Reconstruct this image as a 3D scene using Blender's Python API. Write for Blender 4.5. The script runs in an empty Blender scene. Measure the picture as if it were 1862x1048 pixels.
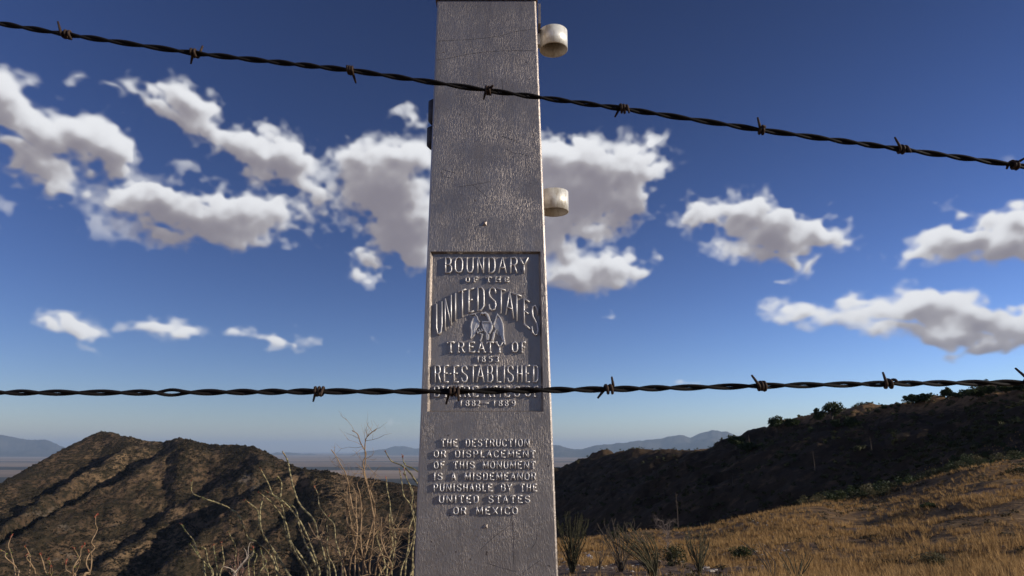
import bpy, math, random
import numpy as np
from mathutils import Vector, Matrix

sc = bpy.context.scene
COL = sc.collection
R = math.radians
random.seed(7)

# ------------------------------------------------------------------ camera, world, sun, exposure
CAMZ = 0.85
PITCH = R(13.4)
F = 1241.3                      # focal length in photograph pixels (24 mm lens)
CP, SP = math.cos(PITCH), math.sin(PITCH)
cam_d = bpy.data.cameras.new('camera')
cam_d.lens = 24.0; cam_d.sensor_width = 36.0
cam_d.clip_start = 0.02; cam_d.clip_end = 400000
cam_d.dof.use_dof = True; cam_d.dof.focus_distance = 1.35; cam_d.dof.aperture_fstop = 28
cam = bpy.data.objects.new('camera', cam_d); COL.objects.link(cam)
cam.location = (0, 0, CAMZ); cam.rotation_euler = (R(90) + PITCH, 0, 0)
sc.camera = cam

SUN_EL = R(18); SUN_AZ = R(107)           # azimuth clockwise from +Y (the view direction)
SDIR = Vector((math.cos(SUN_EL)*math.sin(SUN_AZ), math.cos(SUN_EL)*math.cos(SUN_AZ), math.sin(SUN_EL)))
sun_d = bpy.data.lights.new('sun', 'SUN'); sun_d.energy = 5.0; sun_d.angle = R(0.5); sun_d.color = (1.0, 0.93, 0.82)
sun = bpy.data.objects.new('sun', sun_d); COL.objects.link(sun)
sun.rotation_euler = SDIR.to_track_quat('Z', 'Y').to_euler()
sun.location = (30, -10, 30)

sc.view_settings.view_transform = 'Standard'; sc.view_settings.look = 'None'
sc.view_settings.exposure = 0.0; sc.view_settings.gamma = 1.0
sc.view_settings.use_curve_mapping = False
sc.cycles.use_denoising = True
sc.cycles.max_bounces = 5; sc.cycles.diffuse_bounces = 2; sc.cycles.glossy_bounces = 2
sc.cycles.transparent_max_bounces = 8; sc.cycles.volume_bounces = 0
sc.cycles.use_adaptive_sampling = True; sc.cycles.adaptive_threshold = 0.01

# ---- clouds: an alpha / brightness map over azimuth and elevation, computed here
def pix_dir(px, row):
    X = (px - 931.0)/F; Y = (524.0 - row)/F
    return X, CP - Y*SP, SP + Y*CP

def pix_ae(px, row):            # azimuth, elevation of a pixel of the photograph
    x, y, z = pix_dir(px, row)
    return np.arctan2(x, y), np.arctan2(z, np.hypot(x, y))

def bspline_mat(n_out, n_in, periodic):
    t = np.arange(n_out)/n_out*n_in
    i = np.floor(t).astype(int); f = t - i
    w = [(1-f)**3/6, (3*f**3-6*f**2+4)/6, (-3*f**3+3*f**2+3*f+1)/6, f**3/6]
    M = np.zeros((n_out, n_in + (0 if periodic else 4)), np.float32)
    for k in range(4):
        j = (i + k - 1) % n_in if periodic else np.clip(i + k, 0, n_in + 3)
        M[np.arange(n_out), j] += w[k]
    return M

def lattice(h, w, nh, nw, rng):
    A = bspline_mat(h, nh, False); B = bspline_mat(w, nw, True)
    L = rng.standard_normal((A.shape[1], nw)).astype(np.float32)
    return (A @ L @ B.T)*1.55

CW, CH = 6144, 1152
EL0, EL1 = R(-3), R(64.5)

def cloud_map():
    rng = np.random.default_rng(11)
    az = ((np.arange(CW)+0.5)/CW*2*np.pi - np.pi).astype(np.float32)
    el = (EL0 + (np.arange(CH)+0.5)/CH*(EL1-EL0)).astype(np.float32)
    # noises: cells in image space, flatter than wide
    def oct(cell, flat=1.5):
        return lattice(CH, CW, max(2, int(CH/cell*flat)), max(4, int(CW/cell)), rng)
    n1, n2, n3, n4, n5, n6 = oct(110), oct(54), oct(27), oct(13), oct(7, 1.2), oct(4, 1.1)
    wx, wy = oct(60)*0.6 + oct(22)*0.4 + oct(9)*.30, oct(60)*0.6 + oct(22)*0.4 + oct(9)*.30
    AZ = az[None, :] + wx*0.0105; EL = el[:, None] + wy*0.0085
    V = np.full((CH, CW), -1.0, np.float32)
    blobs = [ # px, row, rx, ry, rotation (clockwise in the picture), weight
     (2,185,66,46,42,1),(62,240,72,32,38,1),(140,252,62,42,22,1),(185,285,66,38,36,1),(60,292,100,28,8,.8),
     (95,330,78,17,8,.55),(30,318,40,12,20,.5),(150,338,50,9,5,.3),
     (150,146,16,12,30,.45),(205,176,48,9,24,.5),(268,196,62,22,18,.85),(335,200,60,33,16,1),(365,236,40,20,30,.8),(310,222,60,18,25,.7),
     (408,272,52,26,32,.8),(455,285,74,38,20,1),(520,298,58,42,15,1),(495,248,26,17,0,.6),(482,322,52,18,10,.8),(572,368,34,48,-30,.45),(598,410,22,26,0,.3),
     (222,356,42,26,10,.9),(285,372,75,40,5,1),(350,400,150,42,3,1),(440,396,112,36,4,.9),(300,428,95,27,5,.8),(535,430,54,17,12,.4),(395,440,85,16,0,.6),
     (655,292,48,34,0,.9),(715,285,92,36,0,1),(700,350,88,62,0,1),(735,420,76,56,0,1),(668,478,30,19,35,.7),(650,500,22,8,30,.4),(762,465,40,34,0,.8),(760,220,18,16,0,.35),(736,212,10,5,0,.2),
     (1010,300,70,44,0,1),(1085,300,95,46,0,1),(1150,310,56,42,0,1),(1190,266,18,8,-20,.35),(1060,350,100,58,0,1),(1130,372,52,40,0,1),(1080,415,66,24,0,.8),(1005,405,60,40,0,.9),
     (1030,465,52,26,18,.9),(1105,488,86,26,2,1),(1045,502,66,21,0,.9),(1160,487,36,19,10,.8),(1040,520,50,10,0,.5),(1196,474,6,16,-40,.3),(930,400,120,90,0,1),
     (1268,384,40,20,0,.9),(1300,398,52,25,5,.8),(1285,412,26,14,25,.4),(1350,392,66,36,5,1),(1410,412,86,42,14,1),(1490,420,58,30,15,1),(1530,436,34,16,18,.8),(1395,448,82,16,4,.8),(1430,474,38,12,38,.7),(1468,480,26,10,-35,.6),(1345,455,34,10,15,.5),
     (1690,372,10,5,0,.2),(1745,380,34,12,8,.6),(1790,395,56,22,10,.8),(1850,398,50,36,0,1),(1690,420,58,20,-8,.7),(1740,434,100,32,2,1),(1820,440,90,34,0,1),(1660,456,48,13,-10,.6),(1900,420,80,50,0,1),
     (1415,553,30,4,0,.3),(1475,566,52,15,6,.8),(1530,577,40,12,0,.6),(1570,545,44,14,20,.6),(1610,566,62,20,4,.8),(1700,557,92,30,0,1),(1780,566,96,34,8,1),(1840,590,56,32,15,1),(1650,594,90,17,10,.7),(1740,606,86,22,10,.9),(1800,632,70,17,-4,.9),(1850,625,44,22,0,.8),(1920,600,80,50,0,1),
     (105,586,48,13,0,.75),(150,597,46,15,14,.85),(278,590,32,15,8,.8),(308,602,34,11,8,.8),(490,613,40,12,0,.8),(530,620,46,10,3,.7),(410,613,18,4,4,.25),(437,614,12,4,0,.2),
     (315,318,22,13,0,.3),(108,384,8,15,-20,.25),(750,637,16,9,0,.5),(682,629,12,4,0,.15),(1248,701,16,5,0,.45),(718,775,9,3,8,.4),(198,716,10,3,0,.15),(1110,571,14,3,0,.15),(1425,507,8,3,0,.15),(40,420,5,3,0,.1),
     (-150,330,130,40,10,1),(2050,300,150,50,10,1),(2080,640,180,30,4,1)]
    def add(a, e, ra, re, rot, wt, kpx):
        c, s = math.cos(rot), math.sin(rot)
        m = 2.0*max(ra, re) + 0.04
        j0 = int((a-m+np.pi)/(2*np.pi)*CW); j1 = int((a+m+np.pi)/(2*np.pi)*CW)+1
        i0 = int((e-m-EL0)/(EL1-EL0)*CH); i1 = int((e+m-EL0)/(EL1-EL0)*CH)+1
        i0, i1 = max(0, i0), min(CH, i1); j0, j1 = max(0, j0), min(CW, j1)
        if i1 <= i0 or j1 <= j0: return
        x = AZ[i0:i1, j0:j1]-a; y = EL[i0:i1, j0:j1]-e
        u = (x*c - y*s)/ra; v = (x*s + y*c)/re
        d = np.sqrt(u*u+v*v)
        f = (1.08-d)*kpx*wt
        f = np.where(d < 1.08, f, (1.08-d)*kpx)
        w = V[i0:i1, j0:j1]
        # smooth union
        k = 0.18
        h = np.clip(0.5+0.5*(f-w)/k, 0, 1)
        V[i0:i1, j0:j1] = w*(1-h)+f*h + k*h*(1-h)
    for (px, row, rx, ry, rot, wt) in blobs:
        a, e = pix_ae(px, row)
        a1, _ = pix_ae(px+1, row); _, e1 = pix_ae(px, row-1)
        add(a, e, 1.12*rx*(a1-a), 1.12*ry*(e1-e), R(rot), wt, (min(ry, 60)/36.0)**0.45)
    # the rest of the sky: fair-weather clouds like those in view
    for _ in range(46):
        a = rng.uniform(-np.pi, np.pi)
        if abs(a) < R(43): continue
        e = R(rng.uniform(6, 50)); big = rng.uniform(.35, 1)*(0.45+e)
        for q in range(5):
            add(a+rng.normal(0, .06*big), e+rng.normal(0, .016*big), .09*big*rng.uniform(.5, 1.2), .032*big*rng.uniform(.6, 1.2), rng.normal(0, .2), 1, 1.0)
    bil = (0.45-np.abs(n2))*.55 + (0.45-np.abs(n3))*.38 + (0.45-np.abs(n4))*.24
    det = n1*.09 + n2*.10 + n3*.12 + n4*.12 + n5*.11 + n6*.06
    D = V*1.0 + det*1.05 + bil*.13 + .10
    def ss(x, a, b):
        t = np.clip((x-a)/(b-a), 0, 1); return t*t*(3-2*t)
    alpha = ss(D, 0.0, 0.46)
    alpha = alpha*(0.18+0.82*ss(V + n3*.10 + n4*.08 + n5*.06, -.06, .40))*ss(V, -.32, -.05)
    wisp = ss(V*.85 + .26 + n3*.30 + n4*.26 + n5*.20 + n6*.10, .12, .95)*ss(V, -.70, .05)*.55
    alpha = np.maximum(alpha, wisp)
    # light: thick parts are grey below, sun catches the upper and right-hand bulges
    T = np.maximum(D, 0)**.8 + .30*np.clip(bil, -.2, 1)*ss(D, .05, .4)
    def shift(A, di, dj):
        B = np.roll(A, dj, axis=1); B = np.roll(B, di, axis=0); return B
    Tc = np.maximum(V + n1*.1 + n2*.08, 0)
    above = sum(shift(Tc, -d, -int(d*.45)) for d in (4, 9, 15, 22, 30, 40))/6.0    # cloud lying towards the light
    below = sum(shift(Tc, d, int(d*.4)) for d in (6, 14, 24, 36))/4.0
    rel = (shift(T, 3, 1)-shift(T, -3, -1))
    rel2 = (shift(T, 8, 3)-shift(T, -8, -3))
    s = 1.09 - 1.42*np.clip(above-.06, 0, 1.0)**.85 + 0.14*below + 0.32*rel + .26*rel2
    s = s - .10*ss(V, .3, .9) + .08*n3 + .13*n2 + .05*n4 + .10*n1
    s = 1/(1+np.exp(-(s-.42)*4.4))
    fade = ss(el, R(-0.5), R(0.6))*(1-ss(el, R(58), R(63)))
    alpha = alpha*fade[:, None]
    buf = np.empty((CH, CW, 4), np.float32)
    buf[..., 0] = s; buf[..., 1] = alpha; buf[..., 2] = 0; buf[..., 3] = 1
    img = bpy.data.images.new('cloud_cover', CW, CH, alpha=False, float_buffer=True)
    img.colorspace_settings.name = 'Non-Color'
    img.pixels.foreach_set(buf.ravel()); img.update()
    return img

class NT:
    """small helper for node trees"""
    def __init__(s, tree): s.t = tree; s.n = tree.nodes; s.l = tree.links
    def new(s, typ, **kw):
        nd = s.n.new(typ)
        for k, v in kw.items():
            if k.startswith('_'):
                setattr(nd, k[1:], v)
        return nd
    def put(s, sock, v):
        if isinstance(v, bpy.types.NodeSocket): s.l.new(v, sock)
        elif v is not None: sock.default_value = v
    def math(s, op, a, b=None, c=None, clamp=False):
        nd = s.n.new('ShaderNodeMath'); nd.operation = op; nd.use_clamp = clamp
        s.put(nd.inputs[0], a); s.put(nd.inputs[1], b); s.put(nd.inputs[2], c)
        return nd.outputs[0]
    def noise(s, vec, scale, detail=4, rough=.55, dist=0.0, dim='3D'):
        nd = s.n.new('ShaderNodeTexNoise'); nd.noise_dimensions = dim
        s.put(nd.inputs['Vector'], vec); s.put(nd.inputs['Scale'], scale); s.put(nd.inputs['Detail'], detail)
        s.put(nd.inputs['Roughness'], rough); s.put(nd.inputs['Distortion'], dist)
        return nd.outputs[0]
    def map(s, vec, scale=(1,1,1), loc=(0,0,0), rot=(0,0,0)):
        nd = s.n.new('ShaderNodeMapping'); s.put(nd.inputs[0], vec)
        nd.inputs['Scale'].default_value = scale; nd.inputs['Location'].default_value = loc; nd.inputs['Rotation'].default_value = rot
        return nd.outputs[0]
    def ramp(s, fac, stops, interp='LINEAR'):
        nd = s.n.new('ShaderNodeValToRGB'); s.put(nd.inputs[0], fac); cr = nd.color_ramp; cr.interpolation = interp
        while len(cr.elements) < len(stops): cr.elements.new(0.5)
        for e, (p, c) in zip(cr.elements, stops):
            e.position = p; e.color = (c[0], c[1], c[2], 1) if hasattr(c, '__len__') else (c, c, c, 1)
        return nd.outputs[0]
    def mix(s, fac, a, b, mode='MIX'):
        nd = s.n.new('ShaderNodeMix'); nd.data_type = 'RGBA'; nd.blend_type = mode
        s.put(nd.inputs[0], fac)
        for k, v in ((6, a), (7, b)):
            if isinstance(v, (tuple, list)): v = (v[0], v[1], v[2], 1)
            s.put(nd.inputs[k], v)
        return nd.outputs[2]

world = bpy.data.worlds.new('World'); sc.world = world; world.use_nodes = True
W = NT(world.node_tree)
for nd in list(W.n): W.n.remove(nd)
sky = W.n.new('ShaderNodeTexSky'); sky.sky_type = 'NISHITA'; sky.sun_disc = False
sky.sun_elevation = SUN_EL; sky.sun_rotation = -SUN_AZ; sky.altitude = 1800
sky.air_density = 1.0; sky.dust_density = 0.7; sky.ozone_density = 2.2
SKY_STRENGTH = 0.06
tc = W.n.new('ShaderNodeTexCoord')
sep = W.n.new('ShaderNodeSeparateXYZ'); W.l.new(tc.outputs['Generated'], sep.inputs[0])
azn = W.math('ARCTAN2', sep.outputs[0], sep.outputs[1])
eln = W.math('ARCSINE', sep.outputs[2])
u = W.math('MULTIPLY_ADD', azn, 1/(2*math.pi), 0.5)
v = W.math('DIVIDE', W.math('SUBTRACT', eln, EL0), EL1-EL0, clamp=True)
comb = W.n.new('ShaderNodeCombineXYZ'); W.put(comb.inputs[0], u); W.put(comb.inputs[1], v)
ti = W.n.new('ShaderNodeTexImage'); ti.image = cloud_map(); ti.extension = 'EXTEND'; ti.interpolation = 'Cubic'
W.l.new(comb.outputs[0], ti.inputs[0])
cs = W.n.new('ShaderNodeSeparateColor'); W.l.new(ti.outputs[0], cs.inputs[0])
# deep polarised blue: contrast of the clear sky
gam = W.n.new('ShaderNodeGamma'); gam.inputs[1].default_value = 1.75
mn = W.n.new('ShaderNodeVectorMath'); mn.operation = 'MINIMUM'; W.l.new(sky.outputs[0], mn.inputs[0]); mn.inputs[1].default_value = (7.5, 7.5, 7.5)
W.l.new(mn.outputs[0], gam.inputs[0])
skyc = W.mix(1.0, gam.outputs[0], (0.575, 0.475, 0.535), 'MULTIPLY')
k = 1/SKY_STRENGTH
ccol = W.ramp(cs.outputs[0], [(0.0, (.235*k*.1, .215*k*.1, .25*k*.1)), (0.45, (.38*k*.1, .36*k*.1, .385*k*.1)), (0.8, (.66*k*.1, .66*k*.1, .69*k*.1)), (1.0, (.86*k*.1, .87*k*.1, .90*k*.1))])
vm = W.n.new('ShaderNodeVectorMath'); vm.operation = 'SCALE'; W.l.new(ccol, vm.inputs[0]); vm.inputs['Scale'].default_value = 10.0
final = W.mix(cs.outputs[1], skyc, vm.outputs[0])
bg = W.n.new('ShaderNodeBackground'); bg.inputs[1].default_value = SKY_STRENGTH
W.l.new(final, bg.inputs[0])
wo = W.n.new('ShaderNodeOutputWorld'); W.l.new(bg.outputs[0], wo.inputs[0])
world.cycles.sampling_method = 'MANUAL'; world.cycles.sample_map_resolution = 512

# ------------------------------------------------------------------ helpers
def wpt(px, row, y):
    """point on the ray through a photograph pixel, at forward distance y"""
    dx, dy, dz = pix_dir(px, row)
    return Vector((dx/dy*y, y, CAMZ + dz/dy*y))

def new_obj(name, me, mat=None, parent=None):
    o = bpy.data.objects.new(name, me); COL.objects.link(o)
    if mat: me.materials.append(mat)
    if parent: o.parent = parent
    return o

def mesh_np(name, V, Fc, smooth=False):
    V = np.asarray(V, np.float32); Fc = np.asarray(Fc, np.int32)
    me = bpy.data.meshes.new(name)
    me.vertices.add(len(V)); me.vertices.foreach_set('co', V.ravel())
    n = Fc.shape[1]
    me.loops.add(Fc.size); me.loops.foreach_set('vertex_index', Fc.ravel())
    me.polygons.add(len(Fc)); me.polygons.foreach_set('loop_start', np.arange(0, Fc.size, n, dtype=np.int32))
    me.polygons.foreach_set('loop_total', np.full(len(Fc), n, np.int32))
    if smooth: me.polygons.foreach_set('use_smooth', np.ones(len(Fc), bool))
    me.update(calc_edges=True); me.validate()
    return me

def mesh_py(name, V, Fc, smooth=False):
    me = bpy.data.meshes.new(name); me.from_pydata([tuple(v) for v in V], [], Fc)
    if smooth:
        for p in me.polygons: p.use_smooth = True
    me.update(); return me

def empty(name, loc, label, cat, group=None):
    o = bpy.data.objects.new(name, None); COL.objects.link(o); o.location = loc
    o.empty_display_size = 0.1
    o['label'] = label; o['category'] = cat
    if group: o['group'] = group
    return o

def tag(o, label, cat, group=None):
    o['label'] = label; o['category'] = cat
    if group: o['group'] = group
    return o

def tube(pts, rad, n=6, caps=True):
    pts = [Vector(p) for p in pts]; m = len(pts)
    if not hasattr(rad, '__len__'): rad = [rad]*m
    V, Fc = [], []
    t = (pts[1]-pts[0]).normalized()
    a = t.orthogonal().normalized()
    for i, p in enumerate(pts):
        t = (pts[min(i+1, m-1)]-pts[max(i-1, 0)]).normalized()
        a = (a - t*a.dot(t)).normalized(); b = t.cross(a)
        for k in range(n):
            an = 2*math.pi*k/n
            V.append(p + (a*math.cos(an)+b*math.sin(an))*rad[i])
    for i in range(m-1):
        for k in range(n):
            k2 = (k+1) % n
            Fc.append((i*n+k, i*n+k2, (i+1)*n+k2, (i+1)*n+k))
    if caps:
        Fc.append(tuple(range(n-1, -1, -1))); Fc.append(tuple((m-1)*n+k for k in range(n)))
    return V, Fc

class MB:
    def __init__(s): s.V = []; s.F = []
    def add(s, VF):
        V, Fc = VF; b = len(s.V); s.V += [tuple(v) for v in V]; s.F += [tuple(i+b for i in f) for f in Fc]; return s
    def tube(s, *a, **k): return s.add(tube(*a, **k))
    def box(s, c, d, rot=None):
        V = []
        for sx in (-1, 1):
            for sy in (-1, 1):
                for sz in (-1, 1):
                    p = Vector((sx*d[0]/2, sy*d[1]/2, sz*d[2]/2))
                    if rot: p = rot @ p
                    V.append(Vector(c)+p)
        return s.add((V, [(0,1,3,2),(4,6,7,5),(0,4,5,1),(2,3,7,6),(0,2,6,4),(1,5,7,3)]))
    def obj(s, name, mat, parent=None, smooth=False):
        return new_obj(name, mesh_py(name, s.V, s.F, smooth), mat, parent)

# value noise on arbitrary points
def vnoise(x, y, seed=0):
    xi = np.floor(x).astype(np.int64); yi = np.floor(y).astype(np.int64)
    fx = x-xi; fy = y-yi
    fx = fx*fx*fx*(fx*(fx*6-15)+10); fy = fy*fy*fy*(fy*(fy*6-15)+10)
    def h(a, b):
        n = (a*374761393 + b*668265263 + seed*1442695041) & 0xffffffff
        n = ((n ^ (n >> 13))*1274126177) & 0xffffffff
        n = (n ^ (n >> 16)) & 0xffff
        return n/32767.5-1.0
    return (h(xi, yi)*(1-fx)+h(xi+1, yi)*fx)*(1-fy) + (h(xi, yi+1)*(1-fx)+h(xi+1, yi+1)*fx)*fy
def fbm(x, y, octv=5, seed=0, gain=.5):
    s = 0; a = 1
    for k in range(octv):
        s = s + a*vnoise(x, y, seed+k*17); x = x*2.03+3.1; y = y*2.03-1.7; a *= gain
    return s

# ------------------------------------------------------------------ materials
def new_mat(name):
    m = bpy.data.materials.new(name); m.use_nodes = True
    T = NT(m.node_tree)
    for nd in list(T.n): T.n.remove(nd)
    out = T.n.new('ShaderNodeOutputMaterial'); bs = T.n.new('ShaderNodeBsdfPrincipled')
    T.l.new(bs.outputs[0], out.inputs[0])
    return m, T, bs, out
def objco(T): return T.n.new('ShaderNodeTexCoord').outputs['Object']
def bump(T, bs, h, strength, dist):
    b = T.n.new('ShaderNodeBump'); b.inputs['Strength'].default_value = strength; b.inputs['Distance'].default_value = dist
    T.put(b.inputs['Height'], h); T.l.new(b.outputs[0], bs.inputs['Normal']); return b

def mat_paint(name='silver_paint', smoother=False):
    m, T, bs, out = new_mat(name); oc = objco(T)
    n1 = T.noise(oc, 9, 5, .6); n2 = T.noise(T.map(oc, (1, 1, .4)), 60, 4, .6)
    base = T.ramp(n1, [(.3, (.32, .272, .236)), (.7, (.395, .338, .295))])
    base = T.mix(T.ramp(n2, [(.35, .0), (.75, .35)]), base, (.28, .24, .215))
    st = T.noise(T.map(oc, (1, 1, .07)), 55, 4, .6)
    base = T.mix(T.ramp(st, [(.50, 0), (.72, .42)]), base, (.22, .185, .165))
    ch = T.noise(oc, 70, 2, .5)
    base = T.mix(T.ramp(ch, [(.735, 0), (.75, .85)]), base, (.10, .075, .065))
    gr = T.noise(T.map(oc, (1, 1, .8)), 5, 3, .5)
    base = T.mix(T.ramp(gr, [(.45, 0), (.7, .35)]), base, (.27, .235, .21))
    # dark hairline cracks and scratches in the paint
    T.put(bs.inputs['Base Color'], base)
    bs.inputs['Metallic'].default_value = .78
    T.put(bs.inputs['Roughness'], T.ramp(n2, [(.2, .36), (.8, .52)]))
    # brushed, blistered paint: small vertical runs
    co = T.map(oc, (1, 1, .28))
    a = T.noise(co, 400 if not smoother else 420, 3, .6, .8)
    b = T.noise(T.map(oc, (1, 1, .55)), 900, 2, .5)
    msk = T.ramp(T.noise(oc, 14, 3, .6), [(.34, .35), (.62, 1.0)])
    a2 = T.ramp(a, [(.42, 0), (.50, .25), (.62, 1.0)])
    h = T.math('MULTIPLY', a2, msk); h = T.math('MULTIPLY_ADD', b, .35, h)
    h = T.math('MULTIPLY_ADD', T.noise(T.map(oc, (1, 1, .6)), 45, 2, .5), 1.6, h)
    bump(T, bs, h, .47 if not smoother else .3, .00085)
    if smoother:
        bs.inputs['Base Color'].default_value = (.70, .66, .63, 1); bs.inputs['Metallic'].default_value = .55  # same paint, base made paler to paint in the letters' highlights
        for l_ in list(bs.inputs['Base Color'].links): m.node_tree.links.remove(l_)
    return m
def mat_simple(name, col, rough=.7, var=.25, scale=40, metal=0.0, bmp=.0, bd=.001, col2=None):
    m, T, bs, out = new_mat(name); oc = objco(T)
    n = T.noise(oc, scale, 5, .6)
    c2 = col2 or tuple(c*(1-var) for c in col)
    c1 = tuple(min(1, c*(1+var)) for c in col) if not col2 else col
    T.put(bs.inputs['Base Color'], T.ramp(n, [(.3, c2), (.7, c1)]))
    bs.inputs['Roughness'].default_value = rough; bs.inputs['Metallic'].default_value = metal; bs.inputs['Specular IOR Level'].default_value = .5 if metal > .2 else .2
    if bmp: bump(T, bs, T.noise(oc, scale*2.5, 4, .6), bmp, bd)
    return m

M_PAINT = mat_paint(); M_LETTER = mat_paint('letter_paint', True)
M_CUP = mat_simple('galvanised_pipe', (.82, .79, .72), .5, .12, 90, .35, .35, .001)
def grime(m, col, lo=.56, hi=.66, sc=22):
    T = NT(m.node_tree); bs = [n for n in T.n if n.type == 'BSDF_PRINCIPLED'][0]; src = bs.inputs['Base Color'].links[0].from_socket
    oc = objco(T); f = T.ramp(T.noise(T.map(oc, (1, 1, .35)), sc, 5, .7), [(lo, 0), (hi, .8)]); T.put(bs.inputs['Base Color'], T.mix(f, src, col))
grime(M_CUP, (.36, .29, .20), .54, .70, 30)
M_CUPIN = mat_simple('pipe_lining', (.50, .43, .32), .6, .3, 50, .1, .2, .001, col2=(.30, .20, .11))
M_SCRATCH = mat_simple('scratched_paint', (.065, .055, .053), .6, .3, 200)
M_WIRE = mat_simple('rusty_wire', (.016, .012, .010), .75, .4, 260, .1, .5, .0004, col2=(.008, .006, .005))
M_BARB = mat_simple('rusty_barb', (.075, .045, .030), .7, .4, 320, .1, .5, .0003, col2=(.022, .014, .010))
M_IRON = mat_simple('shade_darkened_iron', (.05, .043, .042), .6, .3, 80, .3, .3, .001)  # near black: the shade on the hinge is put into its colour
M_CONC = mat_simple('concrete', (.33, .31, .28), .9, .2, 12, 0, .4, .004)
M_BARK = mat_simple('grey_bark', (.10, .08, .06), .9, .3, 6, 0, .3, .02)
M_STEM = None

def mat_leaf(name, a, b, rough=.6, trans=.25):
    m, T, bs, out = new_mat(name)
    geo = T.n.new('ShaderNodeNewGeometry')
    inf = T.n.new('ShaderNodeObjectInfo')
    r = T.math('ADD', geo.outputs['Random Per Island'], T.math('MULTIPLY', inf.outputs['Random'], .5))
    r = T.math('MULTIPLY', r, .67)
    c = T.ramp(r, [(0, a), (1, b)])
    T.put(bs.inputs['Base Color'], c); bs.inputs['Roughness'].default_value = rough
    bs.inputs['Specular IOR Level'].default_value = .25
    tr = T.n.new('ShaderNodeBsdfTranslucent'); T.put(tr.inputs[0], c)
    mx = T.n.new('ShaderNodeMixShader'); mx.inputs[0].default_value = trans
    T.l.new(bs.outputs[0], mx.inputs[1]); T.l.new(tr.outputs[0], mx.inputs[2]); T.l.new(mx.outputs[0], out.inputs[0])
    return m
M_OAK = mat_leaf('oak_leaves', (.022, .034, .012), (.060, .075, .024))
M_SHRUB = mat_leaf('shrub_leaves', (.028, .034, .014), (.085, .080, .032))
M_SHRUB3 = mat_leaf('mixed_scrub_leaves', (.030, .026, .014), (.125, .088, .042))
M_SHRUB2 = mat_leaf('dry_shrub_leaves', (.07, .06, .028), (.15, .125, .055))
M_GRASS = mat_leaf('dry_grass_blades', (.17, .098, .038), (.66, .40, .155), .8, .35)
M_TWIG = mat_simple('dry_twig', (.42, .285, .165), .8, .35, 30, 0, .3, .002, col2=(.15, .095, .055))
M_TWIGD = mat_simple('dark_twig', (.10, .075, .055), .85, .35, 30, 0, .3, .002)
M_OLEAF = mat_leaf('ocotillo_leaves', (.13, .17, .03), (.26, .27, .07), .6, .3)
M_BUD = mat_leaf('ocotillo_buds', (.22, .03, .02), (.36, .07, .04), .6, .2)
M_WHITE = mat_simple('white_plastic', (.75, .75, .74), .5, .08, 8)
M_STONE = mat_simple('pale_stone', (.42, .36, .30), .9, .3, 5, 0, .4, .01)

def mat_ostem():
    m, T, bs, out = new_mat('ocotillo_bark'); oc = objco(T)
    n = T.noise(oc, 60, 3, .6)
    w = T.n.new('ShaderNodeTexWave'); w.bands_direction = 'Z'; T.put(w.inputs[0], oc)
    w.inputs['Scale'].default_value = 9; w.inputs['Distortion'].default_value = 5; w.inputs['Detail'].default_value = 3; w.inputs['Detail Scale'].default_value = 4
    c = T.ramp(n, [(.3, (.17, .13, .06)), (.7, (.46, .38, .19))])
    c = T.mix(T.ramp(w.outputs[0], [(.25, .8), (.5, 0)]), c, (.06, .05, .035))
    T.put(bs.inputs['Base Color'], c); bs.inputs['Roughness'].default_value = .8
    bump(T, bs, w.outputs[0], .6, .004)
    return m
M_STEM = mat_ostem()

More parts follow.
